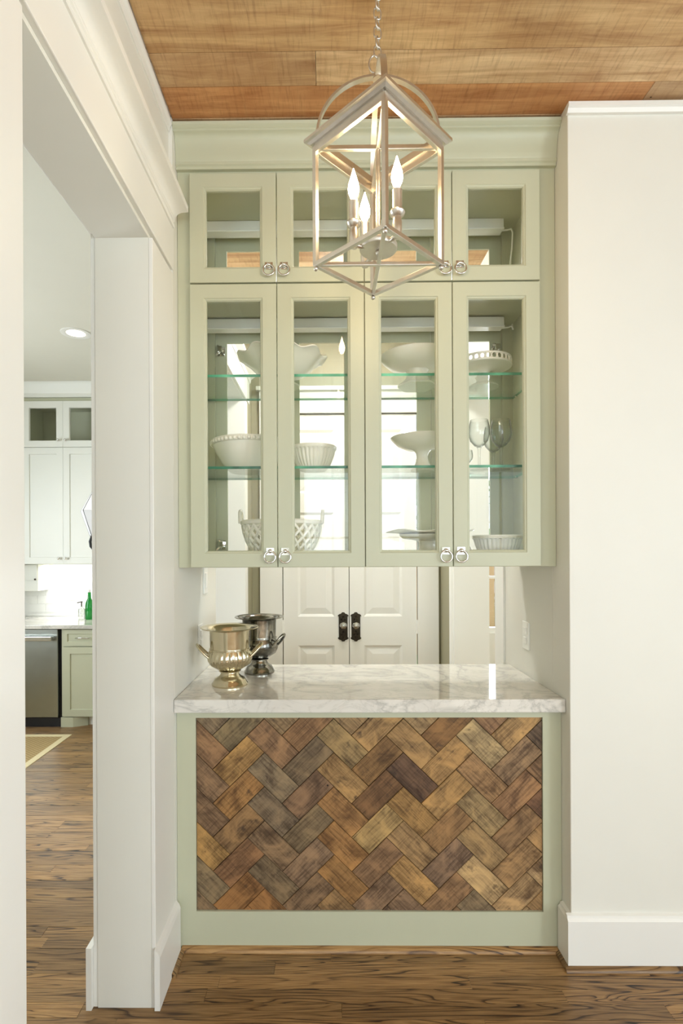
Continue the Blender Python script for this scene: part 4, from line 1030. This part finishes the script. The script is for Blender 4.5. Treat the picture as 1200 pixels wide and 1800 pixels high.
kk = MB(); kk.ball((b_-0.02, 4.706, 1.195), 0.008); kk.build('knob', 'dark_bronze', ub)
# white wire-edged pendant
pcx, pY = kx_(180, 3.75), 3.75
pz0 = HC-(940-965)*pY/F_PX; pzm = HC-(897-965)*pY/F_PX; pz1 = HC-(845-965)*pY/F_PX
rm = 39*pY/F_PX; rb = 23*pY/F_PX; rt = 9*pY/F_PX
kp_ = thing('kitchen_pendant', (pcx, pY, 2.9), 'white faceted pendant shade with black wire edges in the kitchen', 'lamp')
NS = 6
def hexp(r, z): return [(pcx+r*math.cos(PI+2*PI*k/NS), pY+r*math.sin(PI+2*PI*k/NS), z) for k in range(NS)]
A, B, C = hexp(rb, pz0), hexp(rm, pzm), hexp(rt, pz1)
for k in range(NS):
    k2 = (k+1) % NS
    for (P_, Q_) in ((A, B), (B, C)):
        q = [Vector(P_[k]), Vector(P_[k2]), Vector(Q_[k2]), Vector(Q_[k])]; nrm = (q[1]-q[0]).cross(q[3]-q[0]).normalized()*0.003
        MB().add([*(v+nrm for v in q), *(v-nrm for v in q)], [(0, 1, 2, 3), (7, 6, 5, 4), (0, 4, 5, 1), (1, 5, 6, 2), (2, 6, 7, 3), (3, 7, 4, 0)]).build('shade_facet', 'shade', kp_)
wr = MB()
for k in range(NS):
    k2 = (k+1) % NS
    wr.tube([A[k], B[k], C[k]], 0.004, 6)
    for P_ in (A, C): wr.tube([P_[k], P_[k2]], 0.004, 6)
wr.build('wire_frame', 'black', kp_)
MB().tube([(pcx, pY, pz1-0.02), (pcx, pY, 2.9)], 0.005, 8).build('rod', 'black', kp_)
MB().lathe([(0.003, -0.025), (0.05, -0.02), (0.06, -0.001), (0.003, -0.001)], (pcx, pY, 2.9), 24).build('ceiling_canopy', 'black', kp_, smooth=40)
hkx = pcx-rb*0.75
MB().tube([(hkx+0.022, pY-rb*0.4, pz0+0.01), (hkx+0.004, pY-rb*0.4, pz0-0.004), (hkx-0.008, pY-rb*0.4, pz0-0.04), (hkx-0.004, pY-rb*0.4, pz0-0.075), (hkx+0.012, pY-rb*0.4, pz0-0.098)], [0.004, 0.008, 0.010, 0.009, 0.005], 10).build('hook', 'black', kp_, smooth=60)
# recessed ceiling lights
for (px, py, lb) in ((133, 582, 'round white recessed downlight in the kitchen ceiling above the white cabinets'),):
    Y = (2.90-HC)*F_PX/(965-py); X = (px-575)*Y/F_PX
    rl = thing('recessed_light', (X, Y, 2.9), lb, 'light')
    MB().lathe([(0.060, -0.002), (0.085, -0.006), (0.095, -0.004), (0.096, -0.0005), (0.060, -0.0005)], (X, Y, 2.9), 40, caps=False).build('trim_ring', 'trim', rl, smooth=40)
    MB().lathe([(0.003, -0.002), (0.060, -0.002), (0.060, -0.0008), (0.003, -0.0008)], (X, Y, 2.9), 32).build('lens', 'canglow', rl)
    d = bpy.data.lights.new('recessed_bulb', 'SPOT'); d.energy = 26; d.spot_size = 2.3; d.spot_blend = 0.8; d.shadow_soft_size = 0.06; d.color = (1, 0.95, 0.87)
    lo = bpy.data.objects.new('recessed_bulb', d); COL.objects.link(lo); lo.parent = rl; lo.location = (0, 0, -0.02)
# under cabinet strip lights in the kitchen
ul = thing('undercabinet_light', (-2.28, 4.78, KB-0.012), 'slim strip light under the white kitchen wall cabinet', 'light')
MB().box(-2.6, -1.95, 4.84, 4.90, KB-0.012, KB-0.0005).build('housing', 'plastic', ul)
ll = area('undercabinet_tube', (-2.28, 4.80, KB-0.02), (-2.28, 4.86, 0.9), 0.62, 0.05, 3.5, (1, 0.97, 0.92))
# jute rug
rug = thing('jute_rug', (-2.7, 3.3, 0.0), 'natural woven jute rug with cream border on the kitchen floor', 'rug')
rx1, ry1 = -2.005, 4.17
MB().box(-3.0, rx1-0.05, 2.5, ry1-0.05, 0.0005, 0.009).build('woven_field', 'jute', rug)
fm = MB(); fm.box(rx1-0.05, rx1, 2.45, ry1, 0.0005, 0.010); fm.box(-3.05, rx1-0.05, ry1-0.05, ry1, 0.0005, 0.010); fm.box(-3.05, -3.0, 2.45, ry1-0.05, 0.0005, 0.010); fm.box(-3.0, rx1-0.05, 2.45, 2.5, 0.0005, 0.010)
fm.build('border', 'rug_border', rug, bevel=0.002)

# ------------------------------------------------------------------ garden beyond the sunroom window
gr = MB().box(-1.0, 6.0, 5.12, 14.0, -0.3, -0.05); tag(struct(gr.build('lawn', 'grass')), 'green lawn outside the sunroom window')
fn = thing('garden_fence', (2.6, 7.6, -0.05), 'tan board fence outside the sunroom window', 'fence')
for i in range(24):
    x = 1.2+i*0.13
    MB().box(x, x+0.122, 7.6, 7.62, -0.05, 1.55+0.02*(i % 2)).build('board', 'fence', fn)
for z in (0.3, 1.2): MB().box(1.2, 4.32, 7.62, 7.66, z, z+0.08).build('rail', 'fence', fn)
hg = MB(); gr_ = random.Random(9)
for i in range(1500):
    c = Vector((gr_.uniform(1.3, 4.2), gr_.uniform(8.0, 8.9), gr_.uniform(0.0, 2.9)))
    a = Vector((gr_.uniform(-1, 1), gr_.uniform(-1, 1), gr_.uniform(-1, 1))).normalized()*0.07; b2 = a.cross(Vector((gr_.uniform(-1, 1), gr_.uniform(-1, 1), gr_.uniform(-1, 1)))).normalized()*0.04
    hg.add([c-a, c+b2, c+a, c-b2], [(0, 1, 2, 3)])
hg = hg.build('hedge', 'hedge'); tag(hg, 'leafy green hedge behind the garden fence', 'hedge', kind='stuff')
